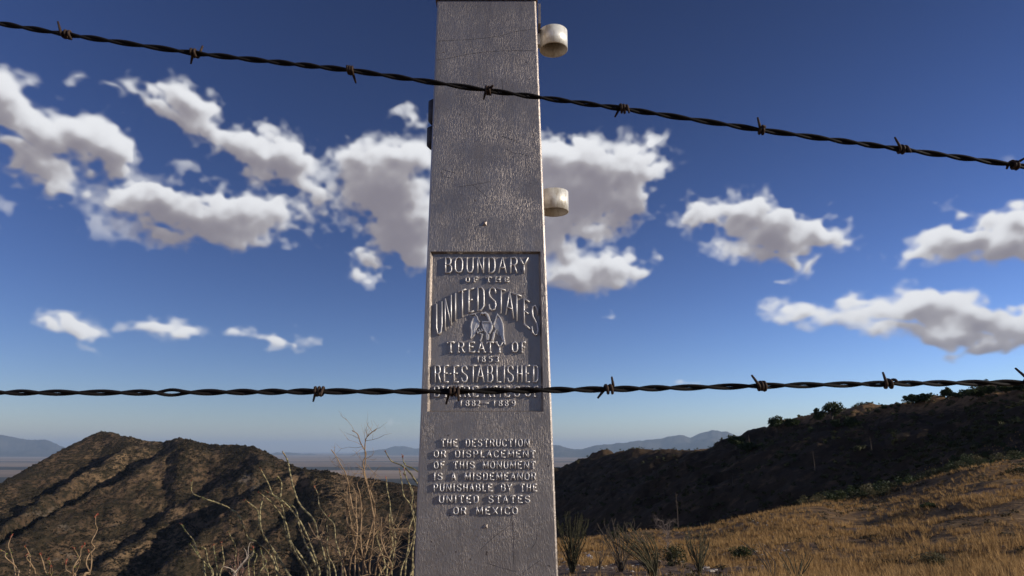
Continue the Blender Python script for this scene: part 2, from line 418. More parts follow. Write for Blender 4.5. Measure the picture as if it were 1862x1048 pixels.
def mat_ground():
    m, T, bs, out = new_mat('dry_grass_and_earth'); oc = objco(T)
    n1 = T.noise(oc, .11, 5, .6); n2 = T.noise(oc, .9, 5, .65); n3 = T.noise(oc, 6, 4, .6)
    grass = T.ramp(n2, [(.28, (.080, .046, .025)), (.5, (.19, .112, .050)), (.75, (.37, .23, .10))])
    earth = T.ramp(n3, [(.3, (.085, .055, .045)), (.7, (.17, .115, .085))])
    c = T.mix(T.ramp(n1, [(.56, 0), (.66, .8)]), grass, earth)
    c = T.mix(T.ramp(T.noise(oc, .55, 6, .72), [(.52, 0), (.63, .85)]), c, (.070, .052, .030))
    # the hollow and the hill beyond the knoll carry scrubby soil, its colour darkened to deepen their shade
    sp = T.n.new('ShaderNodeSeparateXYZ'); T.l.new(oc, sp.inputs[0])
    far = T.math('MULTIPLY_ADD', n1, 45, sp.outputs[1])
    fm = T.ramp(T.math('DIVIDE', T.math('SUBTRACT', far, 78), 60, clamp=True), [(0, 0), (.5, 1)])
    shade_rock = T.ramp(T.noise(oc, .22, 6, .7), [(.36, (.018, .014, .010)), (.54, (.034, .025, .016)), (.72, (.13, .080, .044))])
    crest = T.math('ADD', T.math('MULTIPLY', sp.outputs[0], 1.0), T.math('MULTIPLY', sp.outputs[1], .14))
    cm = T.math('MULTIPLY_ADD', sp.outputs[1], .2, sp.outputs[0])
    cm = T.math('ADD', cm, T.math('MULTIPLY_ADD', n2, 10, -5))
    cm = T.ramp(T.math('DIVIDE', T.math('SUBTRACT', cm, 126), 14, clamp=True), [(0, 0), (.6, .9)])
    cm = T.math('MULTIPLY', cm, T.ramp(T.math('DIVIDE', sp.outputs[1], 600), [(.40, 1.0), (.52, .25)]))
    shade_rock = T.mix(cm, shade_rock, T.ramp(n2, [(.3, (.13, .075, .04)), (.7, (.30, .18, .085))]))  # paler grass tone along the crest paints in its sunlit strip
    c = T.mix(T.math('MULTIPLY', fm, .93), c, shade_rock)
    # bare stony earth round the ocotillos
    dx_ = T.math('DIVIDE', T.math('SUBTRACT', sp.outputs[0], 3.5), 5.2); dy_ = T.math('DIVIDE', T.math('SUBTRACT', sp.outputs[1], 19), 8.0)
    d2 = T.math('ADD', T.math('MULTIPLY', dx_, dx_), T.math('MULTIPLY', dy_, dy_))
    d2 = T.math('ADD', d2, T.math('MULTIPLY_ADD', n2, 1.2, -.6))
    c = T.mix(T.ramp(d2, [(.7, .9), (1.0, 0)]), c, T.ramp(n3, [(.3, (.075, .050, .040)), (.6, (.15, .105, .080)), (.75, (.22, .17, .13))]))
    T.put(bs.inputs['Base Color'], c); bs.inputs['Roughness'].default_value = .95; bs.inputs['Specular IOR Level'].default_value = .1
    h = T.math('MULTIPLY_ADD', n3, .12, n2)
    bump(T, bs, h, .9, .35)
    return m
def mat_mountain():
    m, T, bs, out = new_mat('scrub_covered_slope'); oc = objco(T)
    sq = T.map(oc, (1, .45, 1))
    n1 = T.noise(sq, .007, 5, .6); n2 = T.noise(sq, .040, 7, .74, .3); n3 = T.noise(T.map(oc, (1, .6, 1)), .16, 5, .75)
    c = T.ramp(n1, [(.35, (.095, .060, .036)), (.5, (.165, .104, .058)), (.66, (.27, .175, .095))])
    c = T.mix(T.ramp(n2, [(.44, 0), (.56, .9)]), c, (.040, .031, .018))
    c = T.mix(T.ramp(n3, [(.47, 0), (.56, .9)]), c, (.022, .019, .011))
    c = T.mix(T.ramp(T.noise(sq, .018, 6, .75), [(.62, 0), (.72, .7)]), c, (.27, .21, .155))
    T.put(bs.inputs['Base Color'], c); bs.inputs['Roughness'].default_value = .95; bs.inputs['Specular IOR Level'].default_value = .1
    h = T.math('MULTIPLY_ADD', n3, .35, n2)
    bump(T, bs, h, 1.0, 9.0)
    return m
def mat_plain():
    m, T, bs, out = new_mat('desert_plain'); oc = objco(T)
    st = T.map(oc, (.35, 1, 1))
    n1 = T.noise(st, .00016, 5, .6); n2 = T.noise(st, .0009, 5, .6)
    c = T.ramp(n1, [(.36, (.22, .165, .13)), (.52, (.33, .245, .185)), (.66, (.43, .33, .25))])
    c = T.mix(T.ramp(n2, [(.45, 0), (.7, .5)]), c, (.13, .10, .085))
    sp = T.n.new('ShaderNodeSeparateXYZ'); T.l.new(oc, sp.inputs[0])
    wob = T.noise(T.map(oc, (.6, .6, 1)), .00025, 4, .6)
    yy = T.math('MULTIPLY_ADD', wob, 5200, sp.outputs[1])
    for (c0, wd) in ((10000, 1300), (16000, 1300), (24000, 900)):  # cloud shadows painted into the plain's colour as dark bands
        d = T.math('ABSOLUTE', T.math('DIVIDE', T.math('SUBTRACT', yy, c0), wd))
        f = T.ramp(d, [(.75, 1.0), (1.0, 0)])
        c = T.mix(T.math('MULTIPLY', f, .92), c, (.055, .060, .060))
    T.put(bs.inputs['Base Color'], c); bs.inputs['Roughness'].default_value = 1; bs.inputs['Specular IOR Level'].default_value = 0
    return m
def mat_far():
    m, T, bs, out = new_mat('far_range_rock'); oc = objco(T)
    c = T.ramp(T.noise(oc, .0012, 6, .65), [(.35, (.035, .034, .032)), (.65, (.085, .072, .06))])
    T.put(bs.inputs['Base Color'], c); bs.inputs['Roughness'].default_value = 1; bs.inputs['Specular IOR Level'].default_value = 0
    return m
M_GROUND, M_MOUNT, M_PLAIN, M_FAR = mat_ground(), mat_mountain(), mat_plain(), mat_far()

# ------------------------------------------------------------------ terrain
def azpx(px): return math.atan(CP*(px-931.0)/F)
K_R = np.log(np.array([3, 6, 12, 20, 30, 42, 58, 80, 120, 200, 400, 900.]))
K_AZ = np.array([-math.pi, -2.2, azpx(-900), azpx(0), azpx(720), azpx(1010), azpx(1200), azpx(1500), azpx(1862), azpx(2600), 2.2, math.pi])
_b = [-.85,-1.0,-1.5,-2.3,-3.2,-4.5,-7,-11,-18,-35,-90,-300]
_l = [-.85,-1.15,-2.5,-5.2,-9,-14,-22,-33,-52,-85,-150,-300]
K_Z = np.array([_b, _b, _l, _l, _l,
  [-.85,-1.12,-2.1,-3.4,-4.5,-5.5,-6.6,-16,-34,-62,-125,-300],
  [-.85,-1.12,-2.08,-3.32,-4.3,-5.2,-5.95,-13,-30,-58,-120,-300],
  [-.85,-1.12,-1.98,-3.02,-3.65,-3.9,-4.0,-5.0,-10,-38,-110,-300],
  [-.85,-1.10,-1.75,-2.42,-2.72,-2.5,-1.7,-.9,-.6,-10,-80,-300],
  [-.85,-1.0,-1.4,-1.6,-1.2,-.5,.5,1.0,0,-8,-60,-300], _b, _b])
RY = np.array([-100, 0, 60, 120, 150, 165, 185, 205, 220, 235, 250, 265, 330, 380, 430, 470, 520, 600, 700])
RX = np.array([150, 135, 125, 118, 112, 110, 107, 104, 101, 95, 87, 83, 72, 63, 55, 48, 38, 25, 10.])
RZ = np.array([4, 10, 16, 15, 13.1, 13.5, 12.7, 11.4, 10.1, 7.5, 3.2, -.4, -.5, -.9, -2.0, -6.5, -20, -38, -90.])
def smax(a, b, k):
    h = np.clip(.5+.5*(a-b)/k, 0, 1); return b*(1-h)+a*h + k*h*(1-h)
def knoll(x, y):
    r = np.hypot(x, y)+1e-6; az = np.arctan2(x, y); lr = np.clip(np.log(r), K_R[0], K_R[-1])
    i = np.clip(np.searchsorted(K_AZ, az)-1, 0, len(K_AZ)-2); t = (az-K_AZ[i])/(K_AZ[i+1]-K_AZ[i])
    j = np.clip(np.searchsorted(K_R, lr)-1, 0, len(K_R)-2); s = (lr-K_R[j])/(K_R[j+1]-K_R[j])
    a = K_Z[i, j]*(1-s)+K_Z[i, j+1]*s; b = K_Z[i+1, j]*(1-s)+K_Z[i+1, j+1]*s
    t = t*t*(3-2*t)
    return a*(1-t)+b*t
def ridge(x, y):
    rx = np.interp(y, RY, RX) + 2.5*vnoise(y/23., y*0, 5) ; rz = np.interp(y, RY, RZ) + .35*vnoise(y/13., y*0, 6)
    d = x-rx
    dd = np.sqrt(d*d+100.)-10
    left = np.where(y > 440, .55, .47)
    z = rz - np.where(d < 0, left, .10)*dd
    # gullies on the left face
    g = np.clip(-d/40, 0, 1)
    z = z + g*(2.6*vnoise((y+.5*x)/26., x/60., 8) + 1.1*vnoise((y+.4*x)/11., x/25., 9))
    return z
def H(x, y):
    """terrain height above the ground at the monument"""
    x = np.asarray(x, float); y = np.asarray(y, float)
    r = np.hypot(x, y)
    kn = knoll(x, y)
    rg = ridge(x, y)
    z = smax(rg, kn, 3.0*np.clip((r-45)/50, 0.02, 1))
    z = np.where(r < 45, kn, z)
    amp = np.clip((r-2.5)/25, 0, 1)
    z = z + amp*(.16*fbm(x/5., y/5., 3, 21) + .38*fbm(x/17., y/17., 2, 31)*np.clip(r/60, 0, 1)) + np.clip(r/160-.3, 0, 1)*1.5*fbm(x/11., y/11., 5, 41, .6)
    return z + CAMZ
def hit(px, row, y0=5., y1=900.):
    """where the line of sight through a photograph pixel meets the terrain"""
    ys = np.exp(np.linspace(math.log(y0), math.log(y1), 2500))
    dx, dy, dz = pix_dir(px, row)
    zz = CAMZ+dz/dy*ys; h = H(dx/dy*ys, ys)
    k = np.argmax(h >= zz)
    y = ys[k] if h[k] >= zz[k] else ys[np.argmax(h-zz)]
    return Vector((dx/dy*y, y, float(H(dx/dy*y, y))))

def grid_faces(nr, nc, wrap=False):
    i = np.arange(nr-1)[:, None]; j = np.arange(nc if wrap else nc-1)[None, :]
    j2 = (j+1) % nc
    f = np.stack([i*nc+j, i*nc+j2, (i+1)*nc+j2, (i+1)*nc+j], -1).reshape(-1, 4)
    return f[:, ::-1]
def structure(o, label=None):
    o['kind'] = 'structure'
    if label: o['label'] = label
    return o
azs = np.concatenate([np.linspace(-math.pi, R(-50), 50, endpoint=False), np.linspace(R(-50), R(50), 760), np.linspace(R(50), math.pi, 50, endpoint=False)[1:]])
rs = np.concatenate([[0.02], np.exp(np.linspace(math.log(.5), math.log(900), 700))])
A, Rr = np.meshgrid(azs, rs)
gx, gy = np.sin(A)*Rr, np.cos(A)*Rr
gz = H(gx, gy)
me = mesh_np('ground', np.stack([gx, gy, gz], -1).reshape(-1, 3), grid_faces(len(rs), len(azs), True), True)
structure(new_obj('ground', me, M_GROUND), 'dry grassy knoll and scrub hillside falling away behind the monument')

# left-hand mountain
MC_PX = np.array([-400,-150,0,50,100,150,170,185,203,222,275,300,320,345,380,430,462,500,540,570,600,650,700,760,830,900,1000])
MC_ROW = np.array([960,925,880,852,825,799,789,785,786,793,802,804,796,799,809,809,813,829,851,854,858,866,874,884,905,940,1000])
MC_Y = np.array([760,900,1040,1110,1190,1265,1290,1300,1290,1270,1240,1230,1220,1200,1170,1120,1090,1060,1030,980,950,930,920,900,880,860,840.])
bandA = ([800,860,900,955,1050,1200], [265,170,100,20,-110,-300])
bandB = ([800,850,900,940,970,1050,1200], [345,290,200,120,60,-80,-320])
bandC = ([840,870,895,940,985,1050,1200], [470,430,370,300,240,150,-40])
bandD = ([850,865,900,930,985,1050,1200], [570,545,500,430,360,290,120])
def mountain_pt(px, t):
    """px, t arrays (t 0 at the crest, 1 at the foot) -> world points"""
    rc = np.interp(px, MC_PX, MC_ROW); yc = np.interp(px, MC_PX, MC_Y)
    y = yc + (430-yc)*t**.9
    row = rc + (1240-rc)*t**1.12
    X = (px-931.0)/F; Y = (524.0-row)/F
    x = X/(CP-Y*SP)*y; z = CAMZ + (SP+Y*CP)/(CP-Y*SP)*y
    saw = np.zeros_like(px); shp = px.shape
    pf, rf = px.ravel(), row.ravel()
    xa, xb, xc, xd = (np.interp(rf, *b) for b in (bandA, bandB, bandC, bandD))
    out = np.zeros_like(pf)
    nodes = [(xa-230, .2), (xa-24, 0.0), (xa+16, .8), (xb-34, .0), (xb+26, 1.15), (xc-13, .15), (xc+12, .62), (xd-40, 0.0), (xd+30, 1.2), (xd+110, .35), (xd+140, .6), (xd+300, 0)]
    wob = 7*fbm(pf/38., rf/30., 3, 3)
    pf2 = pf + wob
    for (a, ha), (b, hb) in zip(nodes[:-1], nodes[1:]):
        tt = np.clip((pf2-a)/np.maximum(b-a, 1), 0, 1)
        m = (pf2 >= a) & (pf2 < b)
        ts = tt*tt*(3-2*tt)
        out = np.where(m, ha+(hb-ha)*ts, out)
    out = out.reshape(shp)
    sc_ = np.clip((t-.012)/.12, 0, 1); sc_ = sc_*sc_*(3-2*sc_)*.85 + np.clip(t/.3, 0, 1)*.15
    z = z + (out-.45)*41*sc_*(y/1200)
    z = z + sc_*(4.5*fbm(x/80., y/120., 4, 51)) + (2.2*fbm(x/16., y/16., 3, 61))*(.35+sc_) + 1.2*np.exp(-t*40)*fbm(x/9., y/9., 3, 71)
    z = z - np.clip(t-.8, 0, 1)*90
    return x, y, z
pxs = np.linspace(-380, 980, 620); ts = np.linspace(0, 1, 420)**1.15
PXg, Tg = np.meshgrid(pxs, ts)
mx_, my_, mz_ = mountain_pt(PXg, Tg)
# the far side of the mountain drops away behind the crest
back = [(mx_[0]*1.02, my_[0]+25, mz_[0]-5), (mx_[0]*1.1, my_[0]+140, mz_[0]-60), (mx_[0]*1.5, my_[0]+700, mz_[0]-300), (mx_[0]*2, my_[0]+1500, mz_[0]*0-430)]
X_ = np.vstack([b[0] for b in back[::-1]]+[mx_]); Y_ = np.vstack([b[1] for b in back[::-1]]+[my_]); Z_ = np.vstack([b[2] for b in back[::-1]]+[mz_])
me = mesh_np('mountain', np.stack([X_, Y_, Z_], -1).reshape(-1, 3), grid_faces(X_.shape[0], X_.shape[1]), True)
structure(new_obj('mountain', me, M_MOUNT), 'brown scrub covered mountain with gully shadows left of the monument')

# the plain, to the horizon
PLZ = -330.0
pr = np.exp(np.linspace(math.log(300), math.log(148000), 60)); pa = np.linspace(-math.pi, math.pi, 181)[:-1]
A, Rr = np.meshgrid(pa, pr)
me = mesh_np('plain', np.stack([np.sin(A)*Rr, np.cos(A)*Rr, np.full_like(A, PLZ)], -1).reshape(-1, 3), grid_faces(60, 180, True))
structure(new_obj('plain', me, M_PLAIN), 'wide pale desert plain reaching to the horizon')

def range_mesh(name, pts, y, depth, label, seed):
    px = np.array([p[0] for p in pts], float); rw = np.array([p[1] for p in pts], float)
    n = 260; q = np.linspace(px[0], px[-1], n); r = np.interp(q, px, rw) + .9*fbm(q/9., q*0, 4, seed)
    X = (q-931.0)/F; Y = (524.0-r)/F
    zc = CAMZ+(SP+Y*CP)/(CP-Y*SP)*y; a = X*CP
    m = 60; t = np.linspace(-1, 1, m)
    Q, Tt = np.meshgrid(np.arange(n), t)
    h = (zc-PLZ)[Q]; prof = (1-np.abs(Tt))**1.15
    yy = y + depth*Tt
    xx = a[Q]*yy
    env = (1-np.abs(Tt))*np.abs(Tt)*4
    zz = PLZ-20 + (h+20)*prof + env*h*.30*fbm(xx/2200., yy/3500., 4, seed+5)
    me = mesh_np(name, np.stack([xx, yy, zz], -1).reshape(-1, 3), grid_faces(m, n), True)
    return structure(new_obj(name, me, M_FAR), label)
range_mesh('far_mountains', [(930,818),(985,812),(1010,809),(1025,812),(1045,817),(1062,816),(1085,810),(1105,808),(1140,806),(1160,802),(1200,797),(1235,790),(1245,792),(1256,795),(1275,786),(1297,782),(1325,784),(1345,793),(1362,800),(1400,806),(1500,815),(1600,822)], 42000, 6000, 'blue mountain range on the horizon right of the monument', 3)
range_mesh('far_mountains', [(-300,800),(-150,790),(-60,794),(0,790),(18,795),(45,799),(80,800),(98,807),(120,814),(150,821),(200,826)], 45000, 6000, 'faint blue mountain range at the left edge of the horizon', 9)
range_mesh('far_mountains', [(480,827),(515,822),(540,824),(580,827),(640,825),(672,820),(700,816),(716,812),(735,811),(752,815),(790,817),(840,820),(900,822)], 60000, 6000, 'low blue hills on the horizon just left of the monument', 13)

# ------------------------------------------------------------------ haze
hz = MB(); hz.box((0, 0, (PLZ-40+1750)/2), (300000, 300000, 1750-(PLZ-40)))
hm = bpy.data.materials.new('haze_air'); hm.use_nodes = True
HT = NT(hm.node_tree)
for nd in list(HT.n): HT.n.remove(nd)
vo = HT.n.new('ShaderNodeVolumePrincipled'); vo.inputs['Density'].default_value = 1.7e-5
vo.inputs['Color'].default_value = (.60, .78, 1.0, 1); vo.inputs['Anisotropy'].default_value = .1
ho = HT.n.new('ShaderNodeOutputMaterial'); HT.l.new(vo.outputs[0], ho.inputs['Volume'])
haze = hz.obj('haze', hm); haze['kind'] = 'stuff'; haze['label'] = 'thin blue haze over the distant plain'

# ------------------------------------------------------------------ the monument
FY, FLEAN = 1.40, 0.0183
def face_pt(px, row, off=0.0):
    """point of the monument's front face seen at a pixel; off = height proud of it"""
    dx, dy, dz = pix_dir(px, row)
    # (z-CAMZ)=dz*s, y=dy*s = FY+FLEAN*dz*s
    s = FY/(dy-FLEAN*dz)
    return Vector((dx*s, dy*s-off, CAMZ+dz*s))
tl, tr_, bl, br = face_pt(795, 0), face_pt(974.5, 0), face_pt(752.5, 1048), face_pt(1015, 1048)
def xl(z): return bl.x+(tl.x-bl.x)*(z-bl.z)/(tl.z-bl.z)
def xr(z): return br.x+(tr_.x-br.x)*(z-br.z)/(tr_.z-br.z)
def fy(z): return FY+FLEAN*(z-CAMZ)
def by(z): return fy(z)+(xr(z)-xl(z))
ZT = tl.z - .002
mon = empty('boundary_monument', ((xl(0)+xr(0))/2, fy(0)+.15, 0), 'tall tapered grey painted metal boundary obelisk with raised lettering, standing behind the wires', 'monument')
MO = Vector(mon.location)
def loc(v): return Vector(v)-MO
def ring(z, bev=.0035, inset=0):
    a, b, f, k = xl(z)+inset, xr(z)-inset, fy(z)+inset, by(z)-inset
    return [(a+bev, f), (b-bev, f), (b, f+bev), (b, k-bev), (b-bev, k), (a+bev, k), (a, k-bev), (a, f+bev)]
P = [face_pt(782.5, 457.5), face_pt(983, 457.5), face_pt(988.5, 749), face_pt(777, 749)]   # recess corners: tl tr br bl
for p in P: p.y = fy(p.z)
PD = .0092
Vb, Fb = [], []
z0 = 0.04
for z in (z0, ZT):
    for (x, y) in ring(z): Vb.append((x, y, z))
for k_ in range(1, 8):
    Fb.append((k_, (k_+1) % 8, 8+(k_+1) % 8, 8+k_))
# front face around the recess, divided so nothing overlaps
b0 = len(Vb); Vb += [tuple(p) for p in P]
Fb += [(0, 1, b0+2, b0+3), (1, 9, b0+1, b0+2), (9, 8, b0+0, b0+1), (8, 0, b0+3, b0+0)]
ins = [(.0042, -.0035), (-.0042, -.0035), (-.0042, .0025), (.0042, .0025)]
b1 = len(Vb); Q = [(p.x+i[0], fy(p.z+i[1])+PD, p.z+i[1]) for p, i in zip(P, ins)]; Vb += Q
for k_ in range(4):
    k2 = (k_+1) % 4; Fb.append((b0+k_, b0+k2, b1+k2, b1+k_)[::-1])
Fb.append(tuple(range(7, -1, -1))); Fb.append(tuple(range(8, 16)))
new_obj('shaft', mesh_py('shaft', [loc(v) for v in Vb], Fb), M_PAINT, mon)
panel = new_obj('inscription_panel', mesh_py('inscription_panel', [loc((q[0]-.0003 if i in (0, 3) else q[0]+.0003, q[1]+(0), q[2])) for i, q in enumerate(Q)], [(3, 2, 1, 0)]), M_PAINT, mon)
# cap and foot
mb = MB(); c = [loc((x, y, ZT+.001)) for x, y in ring(ZT, .003, -.004)]; c2 = [v+Vector((0, 0, .018)) for v in c]
ap = loc(((xl(ZT)+xr(ZT))/2, (fy(ZT)+by(ZT))/2, ZT+.12))
mb.add((c+c2+[ap], [(i, (i+1) % 8, 8+(i+1) % 8, 8+i) for i in range(8)]+[(8+i, 8+(i+1) % 8, 16) for i in range(8)]+[tuple(range(7, -1, -1))]))
mb.obj('cap', M_PAINT, mon)
mb = MB(); mb.box(loc(((xl(0)+xr(0))/2, (fy(0)+by(0))/2, -.03)), (.52, .52, .14)); mb.obj('base', M_CONC, mon)

# ---- raised letters
def arc(cx, cy, rx, ry, a0, a1, n=6):
    return [(cx+rx*math.cos(R(a0+(a1-a0)*k/n)), cy+ry*math.sin(R(a0+(a1-a0)*k/n))) for k in range(n+1)]
def rrect(top=1, bot=0, c=.5):
    return None
GL = {
 'A': [[(0,0),(.5,1)], [(.5,1),(1,0)], [(.2,.33),(.8,.33)]],
 'B': [[(.05,0),(.05,1)], [(.05,1),(.65,1),(.92,.86),(.92,.66),(.65,.52),(.05,.52)], [(.65,.52),(1,.38),(1,.14),(.7,0),(.05,0)]],
 'C': [[(1,.78),(.85,.95),(.5,1),(.15,.92),(0,.7),(0,.3),(.15,.08),(.5,0),(.85,.05),(1,.22)]],
 'D': [[(.08,0),(.08,1)], [(.08,1),(.62,1),(.95,.85),(1,.6),(1,.4),(.95,.15),(.62,0),(.08,0)]],
 'E': [[(.08,0),(.08,1)], [(.08,1),(.95,1)], [(.08,.52),(.75,.52)], [(.08,0),(1,0)]],
 'F': [[(.08,0),(.08,1)], [(.08,1),(.95,1)], [(.08,.5),(.75,.5)]],
 'H': [[(.05,0),(.05,1)], [(.95,0),(.95,1)], [(.05,.5),(.95,.5)]],
 'I': [[(.5,0),(.5,1)]],
 'L': [[(.1,1),(.1,0)], [(.1,0),(.95,0)]],
 'M': [[(0,0),(.04,1)], [(.04,1),(.5,.15)], [(.5,.15),(.96,1)], [(.96,1),(1,0)]],
 'N': [[(.03,0),(.03,1)], [(.03,1),(.97,0)], [(.97,0),(.97,1)]],
 'O': [[(.5,1),(.15,.92),(0,.72),(0,.28),(.15,.08),(.5,0),(.85,.08),(1,.28),(1,.72),(.85,.92),(.5,1)]],
 'P': [[(.08,0),(.08,1)], [(.08,1),(.7,1),(.97,.86),(.97,.6),(.7,.46),(.08,.46)]],
 'R': [[(.06,0),(.06,1)], [(.06,1),(.68,1),(.95,.86),(.95,.64),(.68,.5),(.06,.5)], [(.6,.5),(.97,0)]],
 'S': [[(.97,.76),(.88,.93),(.5,1),(.12,.92),(.03,.75),(.12,.6),(.5,.5),(.88,.4),(1,.24),(.88,.07),(.5,0),(.12,.06),(0,.24)]],
 'T': [[(.5,0),(.5,1)], [(0,1),(1,1)]],
 'U': [[(.03,1),(.03,.25),(.18,.06),(.5,0),(.82,.06),(.97,.25),(.97,1)]],
 'X': [[(0,0),(1,1)], [(0,1),(1,0)]],
 'Y': [[(0,1),(.5,.48)], [(1,1),(.5,.48)], [(.5,.48),(.5,0)]],
 '-': [[(.1,.5),(.9,.5)]],
 '1': [[(.2,.82),(.55,1)], [(.55,1),(.55,0)]],
 '2': [[(.03,.74),(.2,.95),(.55,1),(.9,.9),(.95,.68),(.75,.45),(.05,0)], [(.05,0),(1,0)]],
 '3': [[(.05,.85),(.35,1),(.75,.97),(.93,.8),(.85,.6),(.45,.52)], [(.45,.52),(.9,.42),(1,.22),(.8,.03),(.4,0),(.05,.14)]],
 '5': [[(.9,1),(.15,1)], [(.15,1),(.1,.56),(.55,.62),(.93,.48),(.97,.2),(.75,.02),(.35,0),(.05,.12)]],
 '8': [[(.5,.52),(.14,.62),(.08,.82),(.25,.97),(.5,1),(.75,.97),(.92,.82),(.86,.62),(.5,.52)], [(.5,.52),(.08,.4),(0,.2),(.18,.04),(.5,0),(.82,.04),(1,.2),(.92,.4),(.5,.52)]],
 '9': [[(.95,.6),(.75,.45),(.4,.42),(.1,.55),(.05,.78),(.2,.95),(.5,1),(.85,.93),(.97,.7),(.95,.4),(.75,.1),(.25,0)]],
}
SERIF = {'T': [(0,1,'v'),(1,1,'v'),(.5,0,'h')], 'I': [(.5,0,'h'),(.5,1,'h')], 'E': [(.95,1,'v'),(1,0,'u')], 'F': [(.95,1,'v'),(.08,0,'h')],
  'H': [(.05,0,'h'),(.05,1,'h'),(.95,0,'h'),(.95,1,'h')], 'A': [(0,0,'h'),(1,0,'h')], 'R': [(.06,0,'h'),(.97,0,'h')], 'Y': [(0,1,'h'),(1,1,'h'),(.5,0,'h')],
  'N': [(.03,0,'h'),(.97,1,'h')], 'M': [(0,0,'h'),(1,0,'h')], 'P': [(.08,0,'h')], 'L': [(.95,0,'u')], 'U': [(.03,1,'h'),(.97,1,'h')]}
def ridge_stroke(pts, hb, ht, h):
    """raised bar with sloping sides along a polyline lying in the local XZ plane; proud along -Y"""
    n = len(pts); P2 = [Vector((p[0], p[1])) for p in pts]
    closed = (P2[0]-P2[-1]).length < 1e-6
    V, Fc = [], []
    for i in range(n):
        if closed:
            a = P2[i-1] if i > 0 else P2[-2]; b = P2[i+1] if i < n-1 else P2[1]
        else:
            a = P2[max(i-1, 0)]; b = P2[min(i+1, n-1)]
        t1 = (P2[i]-a); t2 = (b-P2[i])
        t1 = t1.normalized() if t1.length > 1e-9 else t2.normalized(); t2 = t2.normalized() if t2.length > 1e-9 else t1
        t = (t1+t2).normalized(); nn = Vector((-t.y, t.x))
        m = 1/max(.5, math.sqrt(max(.25, (1+t1.dot(t2))/2)))
        ext = 0
        pb = P2[i].copy()
        if not closed and i == 0: pb = P2[i]-t*hb*.8
        if not closed and i == n-1: pb = P2[i]+t*hb*.8
        pm = (pb+P2[i])*.5
        for (q, w, y) in ((pb, hb, .0012), (pm, hb*.86, -h*.52), (P2[i], ht, -h), (P2[i], -ht, -h), (pm, -hb*.86, -h*.52), (pb, -hb, .0012)):
            V.append((q.x+nn.x*w*m, y, q.y+nn.y*w*m))
    for i in range(n-1):
        for k_ in range(5):
            Fc.append((i*6+k_, i*6+k_+1, (i+1)*6+k_+1, (i+1)*6+k_))
    if not closed:
        Fc.append((5, 4, 3, 2, 1, 0)); Fc.append(tuple((n-1)*6+q_ for q_ in range(6)))
    return V, Fc
def glyph_obj(ch, quad, sunk, parent, hb, ht, h, serif=False, name='letter'):
    """quad: pixel corners (tl, tr, br, bl); the glyph is built as world geometry on the face"""
    C4 = [face_pt(*q) for q in quad]
    org = (C4[0]+C4[1]+C4[2]+C4[3])/4
    yb = fy(org.z)+(PD if sunk else 0)
    def uv(a, b):
        top = C4[0].lerp(C4[1], a); bot = C4[3].lerp(C4[2], a); p = bot.lerp(top, b)
        return (p.x-org.x+random.uniform(-.0003, .0003), p.z-org.z+random.uniform(-.0003, .0003))
    mb = MB(); dh = 0
    for st in GL[ch]:
        pts = [uv(*p) for p in st]
        if st[0] == st[-1]: pts[-1] = pts[0]
        mb.add(ridge_stroke(pts, hb, ht, h+dh)); dh += .00022
    if serif:
        W_ = (C4[1]-C4[0]).length; sx = min(.0022, W_*.22)
        for (a, b, kd) in SERIF.get(ch, []):
            q = uv(a, b)
            if kd == 'h': pts = [(q[0]-sx, q[1]), (q[0]+sx, q[1])]
            elif kd == 'v': pts = [(q[0], q[1]), (q[0], q[1]-.0026)]
            else: pts = [(q[0], q[1]), (q[0], q[1]+.0026)]
            mb.add(ridge_stroke(pts, hb*.9, ht, h-.0004+dh)); dh += .00013
    # lean with the face
    V = [(v[0], v[1]+FLEAN*v[2], v[2]) for v in mb.V]
    o = new_obj(name, mesh_py(name, V, mb.F, True), M_LETTER, parent)
    o.location = Vector((org.x, yb, org.z))-MO
    return o
def Z(x, y, oy, s=5.823, ox=740): return (ox+x/s, oy+y/s)
def zq(x0, x1, t, b, oy, s=5.823): return [Z(x0, t, oy), Z(x1, t, oy), Z(x1, b, oy), Z(x0, b, oy)]
S1, S2 = (.0017, .0006, .0058), (.0012, .00045, .0044)
def word(spec, t, b, oy, sunk, parent, par, serif):
    for ch, x0, x1 in spec:
        glyph_obj(ch, zq(x0, x1, t, b, oy), sunk, parent, *par, serif=serif)
word([('B',403,468),('O',508,585),('U',630,697),('N',745,810),('D',860,930),('A',970,1050),('R',1095,1165),('Y',1195,1285)], 158, 318, 440, True, panel, S1, False)
word([('O',622,660),('F',705,750),('T',835,890),('H',938,985),('E',1035,1078)], 366, 416, 440, True, panel, S2, True)
for ch, x0, x1, a, b, c, d in [('U',308,370,655,628,985,960),('N',400,468,600,555,930,870),('I',500,524,540,535,832,825),('T',545,622,520,497,800,780),
    ('E',648,705,502,484,742,728),('D',742,815,480,472,720,712),('S',868,940,474,478,716,722),('T',955,1040,482,508,738,752),('A',1045,1130,512,540,760,802),
    ('T',1118,1208,536,568,815,842),('E',1236,1300,590,632,858,915),('S',1325,1390,650,688,968,1000)]:
    glyph_obj(ch, [Z(x0, a, 440), Z(x1, b, 440), Z(x1, d, 440), Z(x0, c, 440)], True, panel, *S1)
word([('T',428,495),('R',540,600),('E',652,715),('A',752,820),('T',845,915),('Y',942,1018),('O',1115,1170),('F',1215,1255)], 126, 232, 600, True, panel, S1, True)
word([('1',740,760),('8',793,826),('5',864,900),('3',934,968)], 276, 334, 600, True, panel, S2, False)
word([('R',292,350),('E',388,436),('-',440,466),('E',492,545),('S',576,634),('T',665,732),('A',738,815),('B',850,905),('L',946,996),('I',1020,1040),('S',1066,1124),('H',1165,1218),('E',1257,1300),('D',1336,1390)], 376, 548, 600, True, panel, S1, False)
